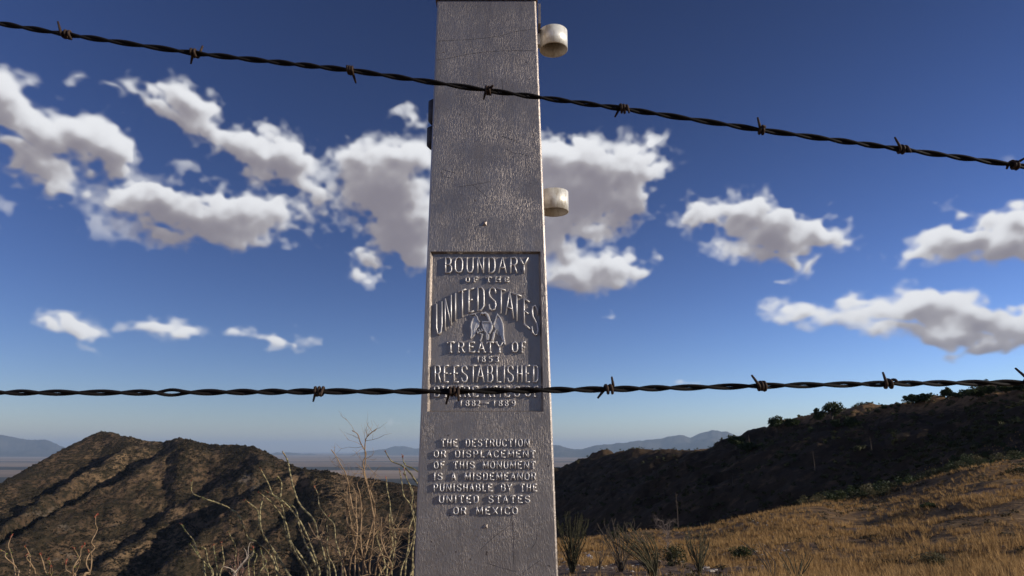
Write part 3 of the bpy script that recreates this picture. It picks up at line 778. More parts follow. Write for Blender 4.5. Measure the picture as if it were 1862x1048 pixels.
word([('B',285,338),('Y',372,438),('T',522,590),('R',604,660),('E',692,748),('A',812,876),('T',888,950),('I',976,996),('E',1030,1084),('S',1138,1190),('O',1252,1306),('F',1346,1395)], 597, 702, 600, True, panel, S1, True)
word([('1',560,580),('8',620,655),('8',688,718),('2',740,768),('-',786,872),('1',914,936),('8',975,1006),('8',1040,1070),('9',1112,1145)], 746, 804, 600, True, panel, S2, False)
WID = {'I': .3, 'M': 1.15, 'N': 1.05, ' ': .95, 'L': .8}
for txt, x0, x1, t, b in [('THE DESTRUCTION',365,1290,112,186),('OR DISPLACEMENT',290,1355,232,300),('OF THIS MONUMENT',290,1355,348,418),('IS A MISDEMEANOR',288,1360,468,540),
        ('PUNISHABLE BY THE',286,1374,586,658),('UNITED STATES',345,1298,708,780),('OR MEXICO',495,1166,830,902)]:
    gap = .62; tot = sum(WID.get(c, .9) for c in txt)+gap*(len(txt)-1); un = (x1-x0)/tot; x = x0
    for c in txt:
        w = WID.get(c, .9)*un
        if c != ' ': glyph_obj(c, zq(x, x+w, t, b, 780), False, mon, .00125, .00045, .0044, serif=c in 'IT')
        x += w+gap*un

# ---- the eagle
def zp(x, y): return face_pt(840+x/10.48, 540+y/10.48)
def relief(name, strokes, parent):
    org = zp(500, 560); mb = MB(); dh = 0
    for pts, hb, ht, h in strokes:
        q = [zp(*p) for p in pts]
        mb.add(ridge_stroke([(p.x-org.x, p.z-org.z) for p in q], hb, ht, h+dh)); dh += .00007
    V = [(v[0], v[1]+FLEAN*v[2], v[2]) for v in mb.V]
    o = new_obj(name, mesh_py(name, V, mb.F), M_LETTER, parent)
    o.location = Vector((org.x, fy(org.z)+PD, org.z))-MO
    return o
def solid(name, outline, h, parent):
    org = zp(500, 560); c = Vector((sum(p[0] for p in outline)/len(outline), sum(p[1] for p in outline)/len(outline)))
    V = []
    for (k_, yy_) in ((1.0, .0012), (.93, -h*.7), (.80, -h)):
        for p in outline:
            q = zp(c.x+(p[0]-c.x)*k_, c.y+(p[1]-c.y)*k_)
            V.append((q.x-org.x, yy_+FLEAN*(q.z-org.z), q.z-org.z))
    n = len(outline); Fc = [(j*n+i, j*n+(i+1) % n, (j+1)*n+(i+1) % n, (j+1)*n+i) for j in (0, 1) for i in range(n)]+[tuple(2*n+i for i in range(n))]
    o = new_obj(name, mesh_py(name, V, Fc), M_LETTER, parent); o.location = Vector((org.x, fy(org.z)+PD, org.z))-MO
    return o
solid('left_wing_relief'.replace('left_', ''), [(235,318),(290,385),(310,450),(350,480),(330,560),(280,600),(262,700),(225,760),(172,795),(158,700),(160,560),(182,460),(212,380)], .0030, mon)
solid('wing_relief', [(675,322),(735,400),(775,500),(790,620),(790,740),(812,890),(765,830),(725,720),(680,640),(640,600),(600,560),(595,500),(640,430)], .0030, mon)
solid('breast_relief', [(370,470),(545,465),(575,530),(560,620),(520,680),(505,800),(455,805),(452,690),(400,610),(375,540)], .0036, mon)
eagle = relief('eagle_emblem', [([(545,470),(570,520),(560,600),(520,680)], .0028, .001, .0062), ([(390,470),(400,560),(440,650),(485,690)], .0018, .0008, .005), ([(470,690),(500,740),(480,800)], .0022, .0008, .005)], mon)
relief('eagle_head', [([(370,300),(400,312),(440,300),(475,330),(505,385),(525,450)], .0030, .0012, .0078), ([(365,300),(352,330)], .0011, .0005, .005)], mon)
relief('wing', [([(180,330),(240,315),(285,370),(300,430),(335,470)], .0016, .0006, .006), ([(215,400),(180,470),(165,560),(185,660),(165,780)], .0018, .0006, .0055)] +
   [([(240+8*k, 360+22*k),(205+6*k, 480+22*k),(195+5*k, 600+16*k),(178+14*k, 790-18*k)], .0007, .0003, .0030+.0002*k) for k in range(1, 6)], mon)
relief('wing', [([(600,520),(640,430),(675,325),(730,400),(770,500),(785,620),(785,720),(815,900)], .0019, .0007, .0065)] +
   [([(640+14*k, 400+20*k),(625+18*k, 520+14*k),(640+20*k, 620),(660+24*k, 700+20*k)], .0007, .0003, .0030+.0002*k) for k in range(0, 5)], mon)
relief('shield', [([(385,465),(540,465)], .0014, .0006, .0064), ([(385,490),(535,490)], .0009, .0004, .006)] + [([(398+24*k, 500),(404+22*k, 600+14*(3-abs(k-3))),(452+8*k, 660)], .0007, .0003, .0042) for k in range(6)], mon)
relief('arrows', [([(610,670),(600,740),(580,810)], .0028, .001, .0055), ([(640,640),(610,720)], .0012, .0005, .005), ([(590,700),(660,600)], .001, .0004, .005)], mon)
relief('olive_branch', [([(385,700),(370,780),(345,830)], .0018, .0007, .0055), ([(290,680),(330,650),(400,640)], .0014, .0005, .005), ([(320,610),(350,650)], .0014, .0006, .005), ([(370,600),(395,645)], .0014, .0006, .005), ([(280,640),(300,690)], .0012, .0005, .005), ([(340,690),(395,720)], .0016, .0006, .005)], mon)
relief('tail_feathers', [([(470,700),(465,740),(475,810)], .0016, .0006, .005), ([(505,705),(510,760),(500,810)], .0016, .0006, .0045)], mon)

# ---- studs, chips, scratches, screw heads
def stud(px, row, r):
    p = face_pt(px, row); mb = MB()
    V = [(-r, 0, -r*1.1), (r, 0, -r*.9), (r*.8, 0, r*.9), (-r*.3, 0, r*1.1), (r*.2, -r*.9, 0)]
    mb.add((V, [(0,1,4),(1,2,4),(2,3,4),(3,0,4)])); o = mb.obj('stud', M_PAINT, mon); o.location = loc(p)
stud(881, 407, .0055); stud(883, 957, .0045)
def scratch(pts, w=.0005):
    mb = MB(); q = []
    for i in range(len(pts)-1):
        n = max(2, int(math.hypot(pts[i+1][0]-pts[i][0], pts[i+1][1]-pts[i][1])/4))
        for k_ in range(n):
            t = k_/n; q.append((pts[i][0]+(pts[i+1][0]-pts[i][0])*t+random.uniform(-.35, .35), pts[i][1]+(pts[i+1][1]-pts[i][1])*t+random.uniform(-.35, .35)))
    q.append(pts[-1]); P3 = [face_pt(*p) for p in q]
    V, Fc = [], []
    for i, p in enumerate(P3):
        t = (P3[min(i+1, len(P3)-1)]-P3[max(i-1, 0)]).normalized(); nn = Vector((-t.z, 0, t.x)).normalized()
        ww = w*random.uniform(.5, 1)*(.25 if i in (0, len(P3)-1) else 1)
        V += [p+nn*ww+Vector((0, -.00025, 0)), p-nn*ww+Vector((0, -.00025, 0))]
    for i in range(len(P3)-1): Fc.append((2*i, 2*i+1, 2*i+3, 2*i+2))
    mb.add(([loc(v) for v in V], Fc)); return mb.obj('scratch', M_SCRATCH, mon)
for pts in ([(796,75),(838,73),(880,70),(912,65),(935,58),(972,53)], [(792,110),(812,107),(850,99),(880,95),(910,93),(974,92)], [(912,140),(914,160),(913,190)],
            [(872,1001),(900,975),(928,955)], [(930,938),(934,975),(934,1030)], [(884,1024),(915,1034),(940,1040)], [(948,1044),(966,1031),(983,1018)], [(978,965),(975,985),(965,1000)],
            [(832,340),(858,337),(893,330)], [(858,335),(890,362)], [(802,310),(806,323)], [(805,309),(832,316)], [(803,321),(825,325)], [(905,360),(895,368)]):
    scratch(pts, .00042)
for k_, (x, y) in enumerate([(914,249),(919,250),(925,252),(930,254),(936,256),(940,260), (922,272),(930,277),(937,279),(945,279),(951,281),(957,283)]):
    a = random.uniform(-2, 2); scratch([(x-1.8, y+a), (x+.3, y-a), (x+2, y+a*.7)], .0007)
# faint incised marks down the paint
# ---- pipe sleeves bracketed to the right-hand side, and a hinge on the left
def sleeve(pxc, row_top, row_bot, rad, y, plate):
    top = wpt(pxc, row_top, y); bot = wpt(pxc, row_bot, y)
    n = 32; mb = MB(); V = []; rin = rad-.0035
    for (rr, z) in ((rad, bot.z), (rad, top.z), (rin, top.z), (rin, bot.z)):
        for k_ in range(n):
            an = 2*math.pi*k_/n; V.append(loc((top.x+rr*math.cos(an), y+rr*math.sin(an), z)))
    Fc = []
    for i in range(4):
        i2 = (i+1) % 4
        for k_ in range(n):
            k2 = (k_+1) % n; Fc.append((i*n+k_, i*n+k2, i2*n+k2, i2*n+k_))
    mb.add((V, Fc)); o = mb.obj('pipe_sleeve', M_CUP, mon, True)
    m2 = MB(); zt = top.z-.004    # closed top
    V = [loc((top.x+rin*math.cos(2*math.pi*k_/n), y+rin*math.sin(2*math.pi*k_/n), zt)) for k_ in range(n)]
    m2.add((V, [tuple(range(n))])); o2 = m2.obj('sleeve_lining', M_CUPIN, o)
    o2.matrix_parent_inverse.identity()
    zc = (top.z+bot.z)/2
    xw = xr(zc)
    m3 = MB(); m3.box(loc(((xw+top.x-rad*.8)/2+.001, y, zc)), (abs(top.x-rad*.8-xw)+.002, .02, (top.z-bot.z)*.6)); m3.obj('bracket', M_CUP, mon)
    if plate:
        a = wpt(979, 27, y); b = wpt(979, 62, y); m4 = MB(); m4.box(loc((a.x+.001, y-.02, (a.z+b.z)/2)), (.006, .05, a.z-b.z)); m4.obj('bracket_plate', M_PAINT, mon)
sleeve(1006, 59, 91, .0360, 1.55, True)
sleeve(1007, 351, 386, .0350, 1.55, False)
for (r0, r1, x0) in ((181, 228, 778.5), (230, 272, 776)):
    a = wpt(x0+11, r0, 1.50); b = wpt(x0+9, r1, 1.50); mb = MB()
    mb.tube([loc(a), loc(a.lerp(b, .12)), loc(a.lerp(b, .85)), loc(b)], [.004, .0135, .0125, .004], 12); mb.obj('hinge_barrel', M_IRON, mon, True)

# ------------------------------------------------------------------ barbed wires
def wire(name, pts, y, barbs, label, gap=None):
    P3 = [wpt(px, row, y) for px, row in pts]
    xs = np.array([p.x for p in P3]); zs = np.array([p.z for p in P3])
    co = np.polyfit(xs, zs, 3 if len(pts) > 5 else 2)
    resid = lambda x: float(np.interp(x, xs, zs-np.polyval(co, xs)))
    zf = lambda x: float(np.polyval(np.polyfit(xs, zs, 1), x)) if abs(x) > .5 else float(np.polyval(co, x))+resid(x)*.9
    z1 = np.polyfit(xs, zs, 1)
    def zf(x):
        w = min(1, max(0, (abs(x)-.46)/.1)); e = float(np.polyval(co, max(-.5, min(.5, x))))+resid(x)
        if abs(x) > .5: e += z1[0]*(x-math.copysign(.5, x))
        return e
    t = empty(name, (0, y, zf(0)), label, 'barbed wire', 'barbed wires of the fence'); O = Vector(t.location)
    half = .0312
    xx = np.arange(-1.5, 1.5, .0026)
    rng = random.Random(len(label))
    ph = 0; phs = []
    for x in xx:
        ph += math.pi/half*.0026*(1+.12*math.sin(x*21)+.10*math.sin(x*57+1)); phs.append(ph)
    # keep crossings aligned so the first strand pair is edge-on at the gap
    for s in (0, 1):
        V = []
        for x, p in zip(xx, phs):
            rr = .00150
            if gap and abs(x-gap) < .022:
                rr += .0009*math.cos((x-gap)/.022*math.pi/2)**2
            a = p+math.pi*s
            V.append(Vector((x, rr*math.cos(a), zf(x)-O.z+rr*math.sin(a))))
        mb = MB(); mb.tube(V, .00152, 8); mb.obj('strand', M_WIRE, t, True)
    for bx, st in barbs:
        c = wpt(bx, 500, y); x0 = c.x
        # refine x for the row the wire has there
        for _ in range(3):
            row = 524-F*((zf(x0)-CAMZ)/y*CP-SP)/(CP+(zf(x0)-CAMZ)/y*SP); x0 = wpt(bx, row, y).x
        sl = (zf(x0+.01)-zf(x0-.01))/.02
        turns, a0, L1, L2, lean1, lean2, w = st
        pts = []; n = int(turns*14); R0 = .0042
        def P_(xo, a, rad): return Vector((x0+xo, rad*math.cos(a), zf(x0)-O.z+sl*xo+rad*math.sin(a)))
        s0 = -w/2; d0 = P_(s0, a0, R0); tang = (P_(s0, a0+.1, R0)-P_(s0, a0, R0)).normalized()
        pts.append(d0-tang*L1+Vector((lean1, 0, 0))); pts.append(d0-tang*.25*L1+Vector((lean1*.2, 0, 0)))
        for i in range(n+1):
            a = a0+2*math.pi*turns*i/n
            pts.append(P_(s0+w*i/n, a, R0*(.92+.08*math.cos(2*(a)))))
        a = a0+2*math.pi*turns; tang = (P_(w/2, a, R0)-P_(w/2, a-.1, R0)).normalized()
        e = pts[-1]; pts.append(e+tang*.25*L2+Vector((lean2*.2, 0, 0))); pts.append(e+tang*L2+Vector((lean2, 0, 0)))
        rads = [.0009]+[.00138]*(len(pts)-2)+[.0009]
        mb = MB(); mb.tube(pts, rads, 6); mb.obj('barb', M_BARB, t, True)
    return t
#        turns, start angle, tail lengths, leans, width
T_ = lambda *a: a
wire('barbed_wire', [(0,43),(122,63),(353,97),(637,128),(888,165),(1133,198),(1385,237),(1640,272),(1862,303)], .625,
  [(-140, T_(2.3,0,.009,.009,0,0,.007)), (122, T_(2.0,3.3,.011,.007,-.003,.004,.008)), (353, T_(2.0,.2,.010,.010,-.002,.003,.007)), (637, T_(2.5,1.2,.010,.012,.001,.001,.006)), (888, T_(2.3,.1,.008,.010,-.002,.002,.006)),
   (1133, T_(2.4,.3,.008,.010,-.004,.001,.007)), (1385, T_(1.8,3.2,.011,.010,-.002,-.006,.006)), (1640, T_(1.9,3.5,.011,.007,-.007,.001,.007)), (1845, T_(2.2,.3,.004,.011,-.001,.001,.007)), (2080, T_(2.2,.5,.01,.01,0,0,.007))],
  'upper rusty barbed wire slanting down to the right across the sky and monument')
wire('barbed_wire', [(0,714),(298,714),(450,713),(580,712),(825,712),(1108,708),(1385,702),(1617,698),(1862,696)], .61,
  [(-200, T_(2.3,0,.009,.009,0,0,.007)), (580, T_(2.3,.4,.011,.011,-.003,.001,.008)), (825, T_(2.4,.2,.012,.012,-.003,.001,.0085)), (1108, T_(2.1,.1,.008,.010,-.006,-.002,.008)), (1385, T_(2.2,3.5,.011,.011,-.008,.003,.006)), (1617, T_(1.8,3.4,.011,.004,-.004,.0,.009)), (1872, T_(2.2,2.8,.012,.008,-.008,.0,.006)), (2130, T_(2.2,.5,.01,.01,0,0,.007))],
  'lower rusty barbed wire running level across the foot of the inscription', gap=(298-931)/F*.61/1.02)

# ------------------------------------------------------------------ plants
def crown_np(n, rad, leaf, seed, clumps=9, flat=.8):
    """leaf-sized triangles in clumps through an uneven crown; returns verts, tris"""
    rng = np.random.default_rng(seed)
    c = rng.normal(0, 1, (clumps, 3)); c /= np.linalg.norm(c, axis=1)[:, None]
    c *= rng.uniform(.25, .72, (clumps, 1)); c[:, 2] = c[:, 2]*flat
    cr = rng.uniform(.24, .46, clumps)
    k = rng.integers(0, clumps, n)
    d = rng.normal(0, 1, (n, 3)); d /= np.linalg.norm(d, axis=1)[:, None]
    p = c[k] + d*(cr[k]*rng.uniform(.55, 1.05, n))[:, None]
    p *= np.array(rad)
    a = rng.normal(0, 1, (n, 3)); a /= np.linalg.norm(a, axis=1)[:, None]
    b = np.cross(a, rng.normal(0, 1, (n, 3))); b /= np.linalg.norm(b, axis=1)[:, None]
    s = (leaf*rng.uniform(.6, 1.4, n))[:, None]
    V = np.stack([p-a*s, p+a*s*.6+b*s*.6, p+a*s*.4-b*s*.8], 1).reshape(-1, 3)
    return V, np.arange(3*n).reshape(-1, 3)

TR = 0
def oak(px, row, hpx, wpx, label, trunk=True, y=None, mat=None, group=None, name='oak_tree', cat='tree', n=1700, up=.25):
    global TR; TR += 1
    p = hit(px, row) if y is None else None
    s = p.y/F/1.03
    h, w = hpx*s*1.08, wpx*s*1.12
    t = empty(name, p-Vector((0, 0, .05*h)), label, cat, group)
    V, Fc = crown_np(n, (w*.62, w*.62, h*(.52 if trunk else .62)), max(.03*h, .0013*p.y), 100+TR, clumps=15)
    V[:, 2] += h*(.62 if trunk else .42)
    V = V[np.repeat(V.reshape(-1, 3, 3)[:, :, 2].min(1) > .0, 3)]; Fc = np.arange(len(V)).reshape(-1, 3)
    new_obj('crown', mesh_np('crown', V, Fc), mat or M_OAK, t)
    mb = MB()
    if trunk:
        mb.tube([(0,0,0),(.03*w,0,h*.2),(.01*w,0,h*.4)], [h*.05, h*.04, h*.03], 7)
        for q in range(4):
            a = q*1.6+TR; mb.tube([(.01*w,0,h*.3),(w*.16*math.cos(a), w*.16*math.sin(a), h*.5),(w*.3*math.cos(a), w*.3*math.sin(a), h*.72)], [h*.028, h*.018, h*.008], 5)
    else:
        for q in range(5):
            a = q*1.25+TR; mb.tube([(0,0,0),(w*.12*math.cos(a), w*.12*math.sin(a), h*.3),(w*.28*math.cos(a), w*.28*math.sin(a), h*.6)], [h*.03, h*.018, h*.007], 5)
    mb.obj('trunk' if trunk else 'stems', M_BARK, t)
    return t
oak(1413, 786, 26, 24, 'small round oak leftmost of the row along the skyline crest', True)
oak(1441, 780, 19, 24, 'low spreading oak just right of the leftmost crest oak')
oak(1489, 770, 24, 20, 'dark upright oak touching the larger round-topped oak on the crest')
oak(1513, 762, 30, 32, 'largest lone round-topped oak with bare trunk on the skyline crest')
oak(1522, 776, 14, 18, 'small dark bush on the sunlit slope below the round-topped oak', False, name='shrub', cat='shrub')
oak(1548, 776, 18, 24, 'rounded dark bush standing in dry grass right of the round-topped oak', False, name='shrub', cat='shrub')
for px_, row_, h_ in ((1607, 746, 10), (1622, 742, 6), (1634, 740, 5)):
    oak(px_, row_, h_, h_, {1607: 'largest of three tiny bushes dotted along the bare crest', 1622: 'middle one of three tiny bushes on the bare crest', 1634: 'rightmost of three tiny bushes on the bare crest'}[px_], False, name='shrub', cat='shrub', n=220)
oak(1660, 738, 20, 26, 'dense dark oak at the left end of the crest thicket', True)
oak(1683, 736, 20, 28, 'dark oak joined to the left end oak of the crest thicket', True)
oak(1723, 728, 22, 18, 'upright pointed oak standing above the crest thicket', True)
oak(1742, 722, 10, 18, 'low flat bush on the crest right of the pointed oak', False, name='shrub', cat='shrub')
oak(1775, 728, 24, 44, 'broad dark oak below the wire near the right edge', True)
oak(1801, 718, 16, 16, 'small round oak between two broad oaks on the crest', True)
oak(1832, 716, 16, 34, 'broad flat-topped oak on the crest near the right edge', True)
oak(1856, 712, 14, 20, 'oak cut by the right edge of the picture', True)
oak(1338, 818, 26, 30, 'dark bushy tree where the far mountains meet the hillside', True)
oak(1362, 820, 16, 30, 'low dark scrub right of the bushy tree by the far mountains', False, name='shrub', cat='shrub')
oak(1350, 1016, 26, 38, 'dark green rounded bush alone in the sunlit dry grass', False, name='shrub', cat='shrub', n=900)
oak(1702, 1036, 34, 62, 'straw brown bush in dry grass at the lower right', False, mat=M_SHRUB2, name='shrub', cat='shrub', n=1500)
oak(1690, 925, 13, 26, 'small dark bush at the upper edge of the sunlit grass', False, name='shrub', cat='shrub', n=500)
oak(1225, 1030, 46, 44, 'bushy green shrub among the ocotillos right of the monument', False, mat=M_SHRUB, name='shrub', cat='shrub', n=1200)
oak(1115, 985, 20, 22, 'yellow green bush behind the second ocotillo', False, mat=M_SHRUB, name='shrub', cat='shrub', n=500)

# scattered scrub: meshes shared between individuals
SH = []
for q in range(6):
    V, Fc = crown_np(420, (.8, .8, .62), .06, 300+q, clumps=9); V[:, 2] += .42; V = V[np.repeat(V.reshape(-1, 3, 3)[:, :, 2].min(1) > -.05, 3)]; Fc = np.arange(len(V)).reshape(-1, 3)
    for mt in (M_OAK, M_SHRUB, M_SHRUB2):
        me = mesh_np('scrub_bush', V, Fc); me.materials.append(mt); SH.append(me)
rng = random.Random(5)
def on_px(x, y, z):
    e = (z-CAMZ)/y; Y = (e*CP-SP)/(CP+e*SP); return 931+F*(x/y)*(CP-Y*SP), 524-F*Y
cnt = 0; tries = 0; placed = []
while cnt < 285 and tries < 12000:
    tries += 1
    foot = rng.random() < .62
    y = rng.uniform(52, 112) if foot else math.exp(rng.uniform(math.log(90), math.log(420)))
    a = rng.uniform(.25, .80) if foot else rng.uniform(.04, .80); x = a*y
    if fbm(np.array([x/14.]), np.array([y/14.]), 3, 77)[0] < -.25 and y < 120: continue
    z = float(H(x, y)); px_, row_ = on_px(x, y, z)
    if row_ > 950 or px_ > 1880 or px_ < 1012 or (foot and row_ > 915 - (px_-1500)*.02 and rng.random() < .75): continue
    ys = y*np.linspace(.35, .97, 30)
    if np.any(H(x/y*ys, ys) > CAMZ+(z+.6-CAMZ)*ys/y): continue
    s = rng.uniform(.55, 1.5)*(1 if y < 150 else 1.35)
    if s*F/y < 4: continue
    r_ = rng.random(); me = SH[rng.randrange(6)*3+(0 if r_ < .45 else 1 if r_ < .85 else 2)]
    col_ = 'dark green' if r_ < .45 else 'olive green' if r_ < .85 else 'straw brown'
    siz = 'large' if s > 1.35 else 'small' if s < .8 else 'middling'
    zone = 'beside the monument' if px_ < 1180 else 'under the dark bushy tree' if px_ < 1390 else 'below the round-topped oak' if px_ < 1570 else 'below the bare crest' if px_ < 1700 else 'near the right edge'
    hgt = 'high on the shaded hill' if row_ < 820 else 'halfway up the shaded hill' if row_ < 870 else 'at the foot of the shaded hill'
    lab = siz + ' ' + col_ + ' bush ' + hgt + ' ' + zone; grp = 'scrub bushes scattered over the right-hand hill'
    o = bpy.data.objects.new('shrub', me); COL.objects.link(o); tag(o, lab, 'shrub', grp)
    o.location = (x, y, z-.08*s); o.scale = (s*rng.uniform(.8, 1.25), s, s*rng.uniform(.7, 1.1)); o.rotation_euler = (0, 0, rng.uniform(0, 6.28)); cnt += 1

for k_, px_ in enumerate((1052, 1068, 1092, 1104, 1128, 1143, 1150, 1172, 1186, 1200, 1203, 1226, 1248, 1262, 1268, 1290, 1310, 1322)):
    row_ = 846
    while row_ > 800 and hit(px_, row_-1, 150, 700).y < 690 and float(H(*(lambda q: (q.x, q.y))(hit(px_, row_-1, 150, 700)))) >= wpt(px_, row_-1, hit(px_, row_-1, 150, 700).y).z-.4: row_ -= 1
    p = hit(px_, row_+1, 150, 700); s = p.y/F*rng.uniform(2.2, 8.0)*.62
    o = bpy.data.objects.new('shrub', SH[rng.randrange(6)*3]); COL.objects.link(o)
    tag(o, 'dark bush breaking the skyline of the low ridge between monument and hill', 'shrub', 'bushes along the skyline of the low ridge')
    o.location = p-Vector((0, 0, .1*s)); o.scale = (s*1.1, s*1.1, s); o.rotation_euler = (0, 0, k_)

def scatter_stuff(name, label, pts, sizes, base, mat, seed):
    rng = np.random.default_rng(seed); V0, F0 = base; n = len(pts)
    a = rng.uniform(0, 6.28, n); ca, sa = np.cos(a)[:, None], np.sin(a)[:, None]; s = np.asarray(sizes)[:, None]
    x = (V0[None, :, 0]*ca-V0[None, :, 1]*sa)*s; y = (V0[None, :, 0]*sa+V0[None, :, 1]*ca)*s; z = V0[None, :, 2]*s*rng.uniform(.7, 1.2, (n, 1))
    V = np.stack([x, y, z], -1)+np.asarray(pts)[:, None, :]
    Fc = F0[None]+(np.arange(n)*len(V0))[:, None, None]
    o = new_obj(name, mesh_np(name, V.reshape(-1, 3), Fc.reshape(-1, F0.shape[1])), mat); o['kind'] = 'stuff'; o['label'] = label
    return o
# scrub on the left-hand mountain and on the far parts of the right-hand hill
g = np.random.default_rng(3)
N = 20000
u_ = g.uniform(-120, 780, N); t_ = g.uniform(0, 1, N)**1.3*.75
keep = fbm(u_/30., t_*14, 4, 91) + .55*g.uniform(-1, 1, N) > -.15
u_, t_ = u_[keep], t_[keep]
sx, sy, sz = mountain_pt(u_, t_)
base = crown_np(14, (1, 1, .7), .62, 8, clumps=4)
scatter_stuff('scrub_cover', 'dark scrub dotted over the left-hand mountain', np.stack([sx, sy, sz+.3], -1), g.uniform(.6, 2.5, len(u_)), base, mat_leaf('far_scrub_leaves', (.022, .019, .011), (.062, .046, .026)), 4)
N = 13000
yy = np.exp(g.uniform(math.log(44), math.log(520), N)); xx_ = yy*g.uniform(0.03, .84, N)
kk = (yy > 75) | ((xx_ > .22*yy) & (g.uniform(0, 1, N) < ((yy-44)/31)**1.5)); yy, xx_ = yy[kk], xx_[kk]; N = len(yy)
k_ = (fbm(xx_/12., yy/12., 4, 15)+.6*g.uniform(-1, 1, N) > -.2)
xx_, yy = xx_[k_], yy[k_]
k_ = xx_ < np.interp(yy, RY, RX)+6
xx_, yy = xx_[k_], yy[k_]
dens = fbm(xx_/4., yy/4., 3, 19)+.4*g.uniform(-1, 1, len(yy)) > .05
nr = (yy < 105) & dens; fr = yy >= 105
scatter_stuff('scrub_cover', 'low dark scrub over the shaded right-hand hill', np.stack([xx_, yy, H(xx_, yy)+.1], -1)[fr], g.uniform(.25, .95, fr.sum()), crown_np(16, (1, 1, .8), .45, 9, clumps=4), M_SHRUB, 5)
scatter_stuff('scrub_cover', 'low mixed scrub where the dry grass meets the shaded hill', np.stack([xx_, yy, H(xx_, yy)+.08], -1)[nr], g.uniform(.18, .6, nr.sum()), crown_np(70, (1, 1, .7), .15, 10, clumps=6), M_SHRUB3, 6)

# dry grass
def grass_base(nb, L, w, seed, lean=.5):
    r = np.random.default_rng(seed); V = []
    for _ in range(nb):
        a = r.uniform(0, 6.28); d = np.array([math.cos(a), math.sin(a), 0]); l = L*r.uniform(.5, 1.1); o = d*r.uniform(0, .07)
        s = np.array([-d[1], d[0], 0])*w; tip = o+d*l*lean*r.uniform(.2, 1)+np.array([-.12*l, 0, l*.8])
        V += [o-s, o+s, tip]
    return np.array(V), np.arange(3*nb).reshape(-1, 3)
def grass_pts(n, r0, r1, a0, a1, seed):
    r = np.random.default_rng(seed); rr = np.sqrt(r.uniform(r0*r0, r1*r1, n)) if r1 < 40 else np.exp(r.uniform(math.log(r0), math.log(r1), n)); a = r.uniform(a0, a1, n)
    x, y = rr*np.sin(a), rr*np.cos(a); k = fbm(x/5., y/5., 3, 23)*1.2+fbm(x/1.3, y/1.3, 2, 24)*.8+.3*r.uniform(-1, 1, n) > -.55
    bare = (a > azpx(960)) & (a < azpx(1345)+.03*np.sin(rr)) & (rr < 27+3*np.sin(a*40)) & (r.uniform(0, 1, n) > .10)
    if r0 > 8: k &= ~bare
    return x[k], y[k]
for (n, r0, r1, nb, L, w, sd) in ((16000, 12, 45, 12, .26, .010, 1), (24000, 35, 130, 9, .30, .018, 2)):
    x, y = grass_pts(n, r0, r1, azpx(990), R(46), sd)
    scatter_stuff('dry_grass', 'tufts of dry golden grass on the slope right of the monument', np.stack([x, y, H(x, y)-.03], -1), g.uniform(.55, 1.25, len(x))**1.8, grass_base(nb, L, w, sd), M_GRASS, sd)
x, y = grass_pts(2500, 1.9, 9, R(-60), R(60), 9)
scatter_stuff('dry_grass', 'thin dry grass on the knoll around the monument', np.stack([x, y, H(x, y)-.01], -1), g.uniform(.2, .55, len(x)), grass_base(8, .42, .004, 7), M_GRASS, 9)

n_ = 260
rr_ = g.uniform(17, 62, n_); aa_ = g.uniform(azpx(1180), R(42), n_); x, y = rr_*np.sin(aa_), rr_*np.cos(aa_)
scatter_stuff('scrub_cover', 'low brown and green weeds dotted through the dry grass', np.stack([x, y, H(x, y)+.04], -1), g.uniform(.10, .32, n_), crown_np(60, (1.2, 1, .7), .16, 14, clumps=6), M_SHRUB3, 16)
# ---- ocotillos
def stem_mesh(pts, r0, seed, rnd):
    """knobbly tapering stem through the points (resampled)"""
    pts = [Vector(p) for p in pts]; out = []
    for i in range(len(pts)-1):
        p0, p1, p2, p3 = pts[max(i-1, 0)], pts[i], pts[i+1], pts[min(i+2, len(pts)-1)]
        for k_ in range(8):
            t = k_/8; out.append(.5*((2*p1)+(p2-p0)*t+(2*p0-5*p1+4*p2-p3)*t*t+(3*p1-p0-3*p2+p3)*t**3))
    out.append(pts[-1]); n = len(out)
    rad = [r0*(1-.6*i/n)*(1+.22*rnd.uniform(-1, 1)) for i in range(n)]
    return out, rad
def add_stem(t, pts, r0, rnd, mat=None, leaves=1.0, bud=True, ls=.6, leafmat=None):
    mat = mat or M_STEM
    out, rad = stem_mesh(pts, r0, 0, rnd)
    mb = MB(); mb.tube(out, rad, 6); st = mb.obj('stem', mat, t, True)
    if leaves > 0:
        V, Fc = [], []
        L = sum((out[i+1]-out[i]).length for i in range(len(out)-1))
        for _ in range(int(L/.010*leaves)):
            i = rnd.randrange(len(out)-1); p = out[i].lerp(out[i+1], rnd.random()); tg = (out[i+1]-out[i]).normalized()
            d = Vector((rnd.gauss(0, 1), rnd.gauss(0, 1), rnd.gauss(0, 1))); d = (d-tg*d.dot(tg)).normalized(); q = (d+tg*.7).normalized(); s = tg.cross(d)
            ln = rnd.uniform(.008, .02)*ls; b = p+d*rad[i]*.8; k0 = len(V)
            V += [b-s*ln*.22, b+s*ln*.22, b+q*ln]; Fc.append((k0, k0+1, k0+2))
        if V: new_obj('leaves', mesh_py('leaves', V, Fc), leafmat or M_OLEAF, st)['kind'] = 'stuff'
    if bud:
        V, Fc = [], []
        tip = out[-1]; tg = (out[-1]-out[-3]).normalized()
        for _ in range(9):
            d = (Vector((rnd.gauss(0, 1), rnd.gauss(0, 1), rnd.gauss(0, 1)))*.5+tg).normalized(); s = d.orthogonal().normalized(); ln = rnd.uniform(.012, .026)*ls; b = tip-tg*rnd.uniform(0, .03); k0 = len(V)
            V += [b-s*ln*.25, b+s*ln*.25, b+d*ln]; Fc.append((k0, k0+1, k0+2))
        new_obj('flower_bud', mesh_py('flower_bud', V, Fc), M_BUD, st)
    return st
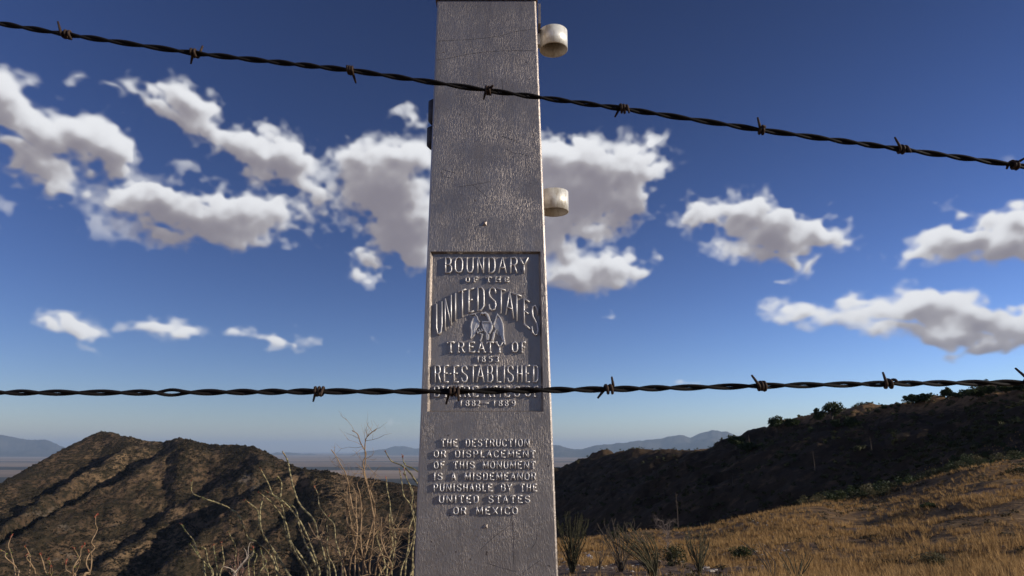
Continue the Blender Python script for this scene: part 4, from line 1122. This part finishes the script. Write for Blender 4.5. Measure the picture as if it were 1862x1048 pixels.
def traced(label, y, stems, r0, seed, name='ocotillo', cat='ocotillo', mat=M_STEM, leaves=1., bud=True, dy=.35, base=None):
    rnd = random.Random(seed)
    bp = wpt(base[0], base[1], y) if base else wpt(stems[0][0][0], stems[0][0][1], y)
    bz = float(H(bp.x, bp.y))
    t = empty(name, (bp.x, bp.y, bz), label, cat); O = Vector(t.location)
    for k_, s in enumerate(stems):
        yy_ = rnd.uniform(-dy, dy); pts = [Vector((rnd.uniform(-.05, .05), 0, -.03))]
        n = len(s)
        for i, (px_, row_) in enumerate(s):
            p = wpt(px_, row_, y+yy_*((i+1)/n))-O
            pts.append(p+Vector((rnd.uniform(-.004, .004), rnd.uniform(-.03, .03), 0)))
        add_stem(t, pts, r0*.92*rnd.uniform(.85, 1.15), rnd, mat, leaves, bud)
    return t
# traced upward from the bottom edge
traced('tall ocotillo with its curved green stems fanned out over the mountain shadow', 4.6, [
  [(540,1080),(508,1048),(492,1015),(470,985),(450,978),(445,955),(430,935),(405,920),(380,908),(352,898),(348,884),(352,870)],
  [(548,1080),(524,1040),(500,1010),(484,985),(474,958),(465,930),(452,915),(443,911)],
  [(552,1080),(568,1046),(548,1015),(528,985),(520,955),(510,935),(495,912),(470,896)],
  [(556,1080),(575,1045),(570,1010),(552,985),(545,950),(535,925),(515,912),(500,904),(482,893)],
  [(474,960),(476,930),(478,905)],
  [(520,955),(516,930),(512,915),(508,895),(506,870)],
  [(500,904),(492,895),(486,870),(474,851)],
  [(470,896),(470,880),(462,865)],
  [(560,1080),(592,1048),(585,1010),(580,975),(570,940),(545,915),(535,890),(530,865),(520,830),(512,822)]][:4]+[
  [(560,1080),(594,1050),(588,1010),(580,975),(572,945),(545,918),(535,890),(530,862),(521,838),(513,821)],
  [(530,1085),(522,1045),(505,1012),(480,970),(473,945),(475,925),(478,903)],
  [(545,1085),(560,1048),(535,1000),(520,965),(514,935),(510,910),(508,880),(504,866)],
  [(558,1085),(580,1050),(566,1000),(545,950),(520,915),(498,902),(488,880),(475,851)]], .0095, 1, base=(556,1110))
traced('shorter ocotillo with thin arching stems at the left foot of the fan', 4.8, [
  [(378,1048),(368,1025),(360,1005),(352,985),(340,965),(330,952)],
  [(385,1048),(375,1030),(362,1008),(352,995),(344,990)],
  [(392,1048),(392,1020),(394,1005),(392,990)], [(400,1048),(404,1025),(406,1005),(402,986)],
  [(390,1050),(380,1020),(372,1000),(366,992)]], .0062, 2, base=(388,1120))
traced('low cluster of greenish ocotillo stems between the two larger fans', 5.0, [
  [(462,1048),(464,1025),(466,1010),(458,1000)], [(470,1048),(482,1025),(476,1010),(472,998)], [(488,1048),(480,1030),(478,1012),(490,1000)],
  [(455,1048),(452,1020),(462,1008),(460,995)], [(502,1048),(500,1020),(496,1005)], [(430,1048),(428,1000),(424,980),(416,967)]], .0055, 3, base=(470,1120))
traced('upright ocotillo standing close to the left edge of the monument', 4.4, [
  [(705,1060),(708,1020),(712,990),(708,950),(710,920),(706,890),(702,868)], [(712,1060),(716,1010),(720,980),(712,945),(708,915)],
  [(735,1060),(738,1020),(742,990),(746,960),(752,935),(742,915),(735,900),(730,875),(727,853)],
  [(728,1060),(730,1030),(745,1000),(752,960),(748,925),(750,895),(740,870),(734,850)],
  [(748,1060),(750,1000),(756,960),(752,920),(744,880),(736,860)],
  [(690,1060),(700,1030),(690,1000),(684,975),(690,962)],
  [(745,1060),(760,1000),(765,900),(752,868),(738,852),(726,845),(712,838),(700,820)], [(740,1060),(765,1000),(775,880),(757,856),(738,845),(733,828)]], .0075, 4, leaves=.35, base=(735,1110))
traced('slender grey ocotillo stems between the fan and the twiggy shrub', 4.7, [
  [(620,1060),(618,1020),(612,985),(606,955),(596,940),(582,920),(578,900),(574,885)], [(600,1060),(598,1020),(597,990),(595,970)],
  [(610,1060),(604,1030),(592,1005),(596,980),(594,955),(600,935)]], .0065, 5, leaves=.5, base=(610,1110))
# stubs at the lower left
traced('forked tan stem rising at the lower left corner', 3.6, [[(32,1060),(26,1040),(20,1022),(16,1008),(14,1003),(16,990),(20,972)], [(32,1060),(25,1036),(18,1012),(8,1005),(-2,996)]], .0046, 6, name='ocotillo', leaves=.25, base=(36,1120), mat=M_TWIG)
traced('stubby knobbly upright stem second from the left corner', 3.6, [[(57,1060),(56,1035),(56,1015),(52,1000),(52,992)], [(57,1060),(56,1030),(54,1014),(48,1010),(43,1010)]], .0046, 7, leaves=.25, base=(58,1120), mat=M_TWIG)
traced('thin slanting pair of bare stems left of the tallest corner stem', 3.7, [[(93,1060),(88,1040),(82,1025),(76,1015),(73,1008)], [(93,1060),(90,1040),(88,1025),(86,1018)], [(98,1060),(97,1042),(95,1030)]], .0048, 8, leaves=.1, base=(95,1120), mat=M_TWIG)
traced('bunched bare stems forking beside the tallest corner stem', 3.6, [[(132,1060),(134,1044),(138,1030),(144,1012),(150,1000),(155,990)], [(132,1060),(135,1040),(142,1022),(145,1006),(138,1000),(132,996)], [(132,1060),(128,1044),(118,1036),(113,1022)], [(130,1060),(135,1035),(140,1020),(136,1012)]], .0046, 9, leaves=.2, base=(132,1120), mat=M_TWIG)
traced('tallest single tan stem of the lower left corner', 3.5, [[(154,1060),(158,1045),(161,1025),(163,1010),(167,998),(171,985),(174,965),(177,952),(174,940),(175,934)], [(154,1060),(160,1040),(163,1012),(164,1000)]], .0046, 10, leaves=.2, base=(152,1120), mat=M_TWIG)

# ---- twiggy dry shrubs: main limbs traced, twigs grown on them
def twiggy(label, y, limbs, r0, seed, base, ntw=16, tl=.16, mat=M_TWIG, dy=.3, drop=0):
    r0 = r0*.85
    rnd = random.Random(seed)
    bp = wpt(base[0], base[1], y); bz = float(H(bp.x, bp.y))
    t = empty('dry_shrub', (bp.x, bp.y, bz), label, 'shrub'); O = Vector(t.location)
    for s in limbs:
        yy_ = rnd.uniform(-dy, dy); pts = [Vector((rnd.uniform(-.03, .03), 0, -.03))]; n = len(s)
        for i, (px_, row_) in enumerate(s):
            pts.append(wpt(px_, row_, y+yy_*((i+1)/n))-O+Vector((rnd.uniform(-.006, .006), rnd.uniform(-.02, .02), 0)))
        out, rad = stem_mesh(pts, r0, 0, rnd)
        mb = MB(); mb.tube(out, rad, 6); br_ = mb.obj('branch', mat, t, True)
        tw = MB(); m = len(out)
        for _ in range(ntw):
            i = rnd.randrange(m//4, m-1); p = out[i]; tg = (out[i+1]-out[i]).normalized()
            d = (Vector((rnd.gauss(0, 1), rnd.gauss(0, .8), rnd.gauss(.15, .8))).normalized()+tg*.5).normalized()
            L = tl*rnd.uniform(.35, 1); q = [p]; cur = p.copy()
            for k_ in range(4):
                d = (d+Vector((rnd.gauss(0, .25), rnd.gauss(0, .25), rnd.gauss(.03, .22)))).normalized(); cur = cur+d*L/4; q.append(cur.copy())
            r1 = rad[i]*.5; tw.tube(q, [r1, r1*.8, r1*.65, r1*.5, r1*.25], 4)
            for _k in range(rnd.randrange(1, 4)):
                j = rnd.randrange(1, 4); dd = (d+Vector((rnd.gauss(0, .9), rnd.gauss(0, .9), rnd.gauss(0, .9)))).normalized(); l2 = L*rnd.uniform(.2, .5)
                tw.tube([q[j], q[j]+dd*l2*.5, q[j]+dd*l2+Vector((0, 0, .1*l2))], [r1*.5, r1*.4, r1*.2], 4)
        tw.obj('twigs', mat, br_, True)['kind'] = 'stuff'
    return t
twiggy('dense tangled tan twiggy shrub left of the monument with one tall forked shoot', 4.3, [
  [(672,1060),(672,1030),(676,990),(681,950),(678,920),(672,895),(667,882),(664,860),(662,840),(662,820),(667,800),(673,790),(684,780)],
  [(668,1060),(664,1020),(670,980),(682,930),(676,900),(668,880),(663,858),(661,840),(664,825),(656,805),(648,790),(641,783)],
  [(640,1060),(640,1020),(650,985),(648,950),(640,925),(636,895),(636,880),(628,860),(618,842),(608,828),(602,818)],
  [(625,1060),(628,1010),(632,980),(630,945),(632,920),(620,905),(606,900)],
  [(655,1060),(650,1020),(640,985),(637,950),(634,920),(633,890),(640,870)],
  [(668,1060),(660,1010),(655,975),(658,940),(656,900),(650,880),(655,868)],
  [(690,1060),(688,1020),(700,990),(694,975),(688,960)],
  [(700,1060),(712,1030),(702,1000),(690,975),(694,940)],
  [(650,1060),(645,1010),(652,970),(645,930),(648,900),(642,885)],
  [(680,1060),(690,1020),(710,1000),(704,995)],
  [(660,1060),(664,1010),(690,960),(715,962),(735,962),(750,964)],
  [(632,1060),(622,1020),(606,995),(594,990),(576,975),(560,950)]], .0072, 21, (665,1110), ntw=17, tl=.20)
twiggy('small bleached forked branch with a bare hooked tip', 4.0, [
  [(425,1060),(428,1045),(436,1030),(446,1018),(450,1012),(449,1000),(452,988),(462,986)], [(425,1060),(440,1025),(450,1012),(446,1002),(445,997)], [(425,1060),(430,1040),(455,1010),(460,1004)], [(428,1060),(428,1045),(420,1034),(406,1030)]], .0038, 22, (426,1110), ntw=3, tl=.05, mat=mat_simple('bleached_twig', (.44, .36, .28), .8, .2, 30))
twiggy('reddish tangle of fine twigs beside the bleached branch', 4.2, [
  [(430,1060),(430,1035),(428,1020),(422,1008)], [(432,1060),(434,1030),(430,1012),(436,1000)], [(428,1060),(424,1035),(416,1025)], [(434,1060),(440,1035),(432,1016)]], .0050, 23, (432,1110), ntw=12, tl=.09, mat=mat_simple('reddish_twig', (.24, .14, .10), .8, .3, 30))

# ---- the ocotillos below the hill, right of the monument
M_FSTEM = mat_simple('dark_ocotillo_stem', (.115, .10, .055), .85, .4, 20, 0, .3, .004, col2=(.045, .04, .024))  # dark olive stems, the plants' own tone
def fan(px, row, hpx, wpx, n, label, seed, mat=M_FSTEM, leaves=.9, name='ocotillo', cat='ocotillo', lean=0, group=None, y=None):
    rnd = random.Random(seed); p = hit(px, row) if y is None else Vector((wpt(px, row, y).x, y, float(H(wpt(px, row, y).x, y))))
    s = p.y/F/1.03; h, w = hpx*s, wpx*s
    t = empty(name, p, label, cat, group)
    n = int(n*1.7) if n > 10 else n
    for k_ in range(n):
        a = rnd.uniform(0, 6.28); q = rnd.uniform(.1, 1)**.7; L = h*rnd.uniform(.62, 1.03)*(1-.12*q)
        dx, dy = math.cos(a)*w/2*q, math.sin(a)*w/2*q
        bx = random.Random(k_+seed).uniform(-.3, .3)
        j = lambda z: rnd.uniform(-.03, .03)*z
        pts = [(dx*.06, dy*.06, -.05), (dx*.25+j(h), dy*.25, L*.3), (dx*.6+j(h)+lean*.3, dy*.6, L*.62), (dx*.9+j(h)+lean*.8, dy*.9, L*.87), (dx*1.0+lean*1.1+j(h), dy*1.0, L)]
        add_stem(t, pts, .0125*rnd.uniform(.8, 1.2), rnd, mat, leaves*.30, False, 2.6, M_SHRUB)
    return t
fan(1040, 1044, 108, 74, 30, 'dense bushy ocotillo immediately right of the monument', 31, leaves=3.2)
fan(1130, 1040, 92, 100, 20, 'dark many-stemmed ocotillo second to the right of the monument', 32, mat=M_TWIGD)
fan(1090, 1036, 50, 30, 9, 'small low ocotillo between the first and second ones', 33, mat=M_TWIGD, leaves=.4)
fan(1188, 1060, 104, 80, 22, 'leaning leafy ocotillo in front of the bushy green shrub', 34, leaves=1.3, lean=-.35)
fan(1272, 1046, 88, 62, 18, 'sparse pale ocotillo rightmost of the row', 35, leaves=.6)
fan(1402, 1066, 84, 50, 4, 'nearly bare crooked stalk in the sunlit grass', 36, mat=M_TWIGD, leaves=.1, lean=-.3)
fan(1450, 1066, 60, 100, 10, 'thin wispy stems at the bottom edge right of the crooked stalk', 37, leaves=.2)
t = twiggy('grey dry bush with feathery top behind the ocotillos', hit(1212, 1010).y, [[(1214,1000),(1214,975),(1205,950),(1196,945)], [(1214,1000),(1216,970),(1220,950),(1226,948)], [(1214,1000),(1210,970),(1200,958),(1192,955)], [(1214,1000),(1215,975),(1212,952)]], .02, 38, (1214,1010), ntw=34, tl=.55, mat=mat_simple('grey_twig', (.20, .155, .13), .9, .3, 10))

# century plant stalks, thin against the dark hill
def stalk(px, row, hpx, label):
    p = hit(px, row); s = p.y/F/1.03; h = hpx*s
    t = empty('century_plant', p, label, 'agave', 'dead century plant stalks on the hillside')
    mb = MB(); mb.tube([(0,0,0), (h*.01,0,h*.5), (-h*.01,0,h)], [max(.02, .0007*p.y), max(.015, .0005*p.y), .012], 6)
    for q in range(10):
        z = h*(.6+.04*q); a = q*2.4; l = h*.05; mb.tube([(0,0,z), (l*math.cos(a), l*math.sin(a), z+l*.5)], [.02, .012], 4)
    mb.obj('flower_stalk', M_TWIGD, t)
    mb = MB()
    for q in range(22):
        a = q*2.4; l = .5; d = Vector((math.cos(a), math.sin(a), .8)).normalized(); sd = Vector((-math.sin(a), math.cos(a), 0))*.05
        mb.add(([d*.02-sd, d*.02+sd, d*l*.6+sd*.8, d*l, d*l*.6-sd*.8], [(0, 1, 2, 3, 4)]))
    mb.obj('leaf_rosette', M_SHRUB, t)
stalk(1233, 966, 66, 'tall thin dead flower stalk above the row of ocotillos')
stalk(1363, 815, 22, 'pale flower stalk on the skyline right of the bushy tree')
stalk(1482, 860, 36, 'thin flower stalk against the dark hill below the two crest oaks')
stalk(1333, 888, 22, 'short thin flower stalk in the darkest hollow of the hill')
stalk(1585, 822, 26, 'leaning flower stalk on the shaded slope below the bare crest')
stalk(1716, 858, 34, 'flower stalk on the shaded slope below the pointed oak')

# ---- stones and litter on the bare patch
def stone_mesh(seed, flat=.6):
    rnd = random.Random(seed); V = []
    for i in range(5):
        th = math.pi*i/4
        for j in range(7):
            a = 2*math.pi*j/7; r = rnd.uniform(.75, 1.1); V.append((math.sin(th)*math.cos(a)*r, math.sin(th)*math.sin(a)*r, math.cos(th)*flat*r))
    Fc = []
    for i in range(4):
        for j in range(7):
            Fc.append((i*7+j, (i+1)*7+j, (i+1)*7+(j+1) % 7, i*7+(j+1) % 7))
    return V, Fc
def rag(px, row, s, label, seed):
    p = hit(px, row); rnd = random.Random(seed); n = 7; V = []; Fc = []
    for i in range(n):
        for j in range(n):
            V.append(((i/(n-1)-.5)*s*2+rnd.uniform(-.2, .2)*s, (j/(n-1)-.5)*s*1.4, max(0, s*(.55*math.sin(i*1.7+j)+.5+rnd.uniform(-.3, .3))*(1-abs(i-3)/4))))
    for i in range(n-1):
        for j in range(n-1): Fc.append((i*n+j, (i+1)*n+j, (i+1)*n+j+1, i*n+j+1))
    o = new_obj('plastic_scrap', mesh_py('plastic_scrap', V, Fc), M_WHITE); o.location = p; tag(o, label, 'litter')
    sol = o.modifiers.new('thickness', 'SOLIDIFY'); sol.thickness = .004
rag(1071, 1014, .15, 'crumpled white scrap on bare earth between the first two ocotillos', 1)
rag(1057, 1024, .09, 'small narrow white scrap just below the larger crumpled one', 2)
for k_, (px_, row_, s_) in enumerate([(1096,1034,.05),(1113,1034,.05),(1149,1030,.07),(1160,1028,.06),(1285,1034,.12),(1292,1041,.13),(1275,1036,.08),(1300,1038,.1),(1265,1022,.06),(1248,1013,.08)]):
    p = hit(px_, row_); V, Fc = stone_mesh(k_); o = new_obj('stone', mesh_py('stone', V, Fc), M_STONE)
    o.location = p+Vector((0, 0, s_*.2)); o.scale = (s_*1.1, s_*.8, s_*.6); tag(o, ['pale stone at the left foot of the dark second ocotillo', 'pale stone just under the dark second ocotillo', 'broad pale stone right of the second ocotillo', 'smaller pale stone touching the leaning ocotillo',
        'pale slab at the foot of the rightmost ocotillo', 'lowest pale slab right of the rightmost ocotillo', 'small pale stone under the stems of the rightmost ocotillo', 'flat pale stone farthest right in the bare patch',
        'small pale stone left of the rightmost ocotillo', 'pale stone between the green shrub and the rightmost ocotillo'][k_], 'stone', 'pale stones among the ocotillos')
x, y = grass_pts(1500, 16, 60, azpx(1000), azpx(1420), 33)
V, Fc = stone_mesh(50); V = np.array(V)*.5
scatter_stuff('gravel', 'loose pale gravel on the bare earth patches', np.stack([x, y, H(x, y)], -1), g.uniform(.04, .14, len(x)), (V, np.array(Fc)), M_STONE, 12)
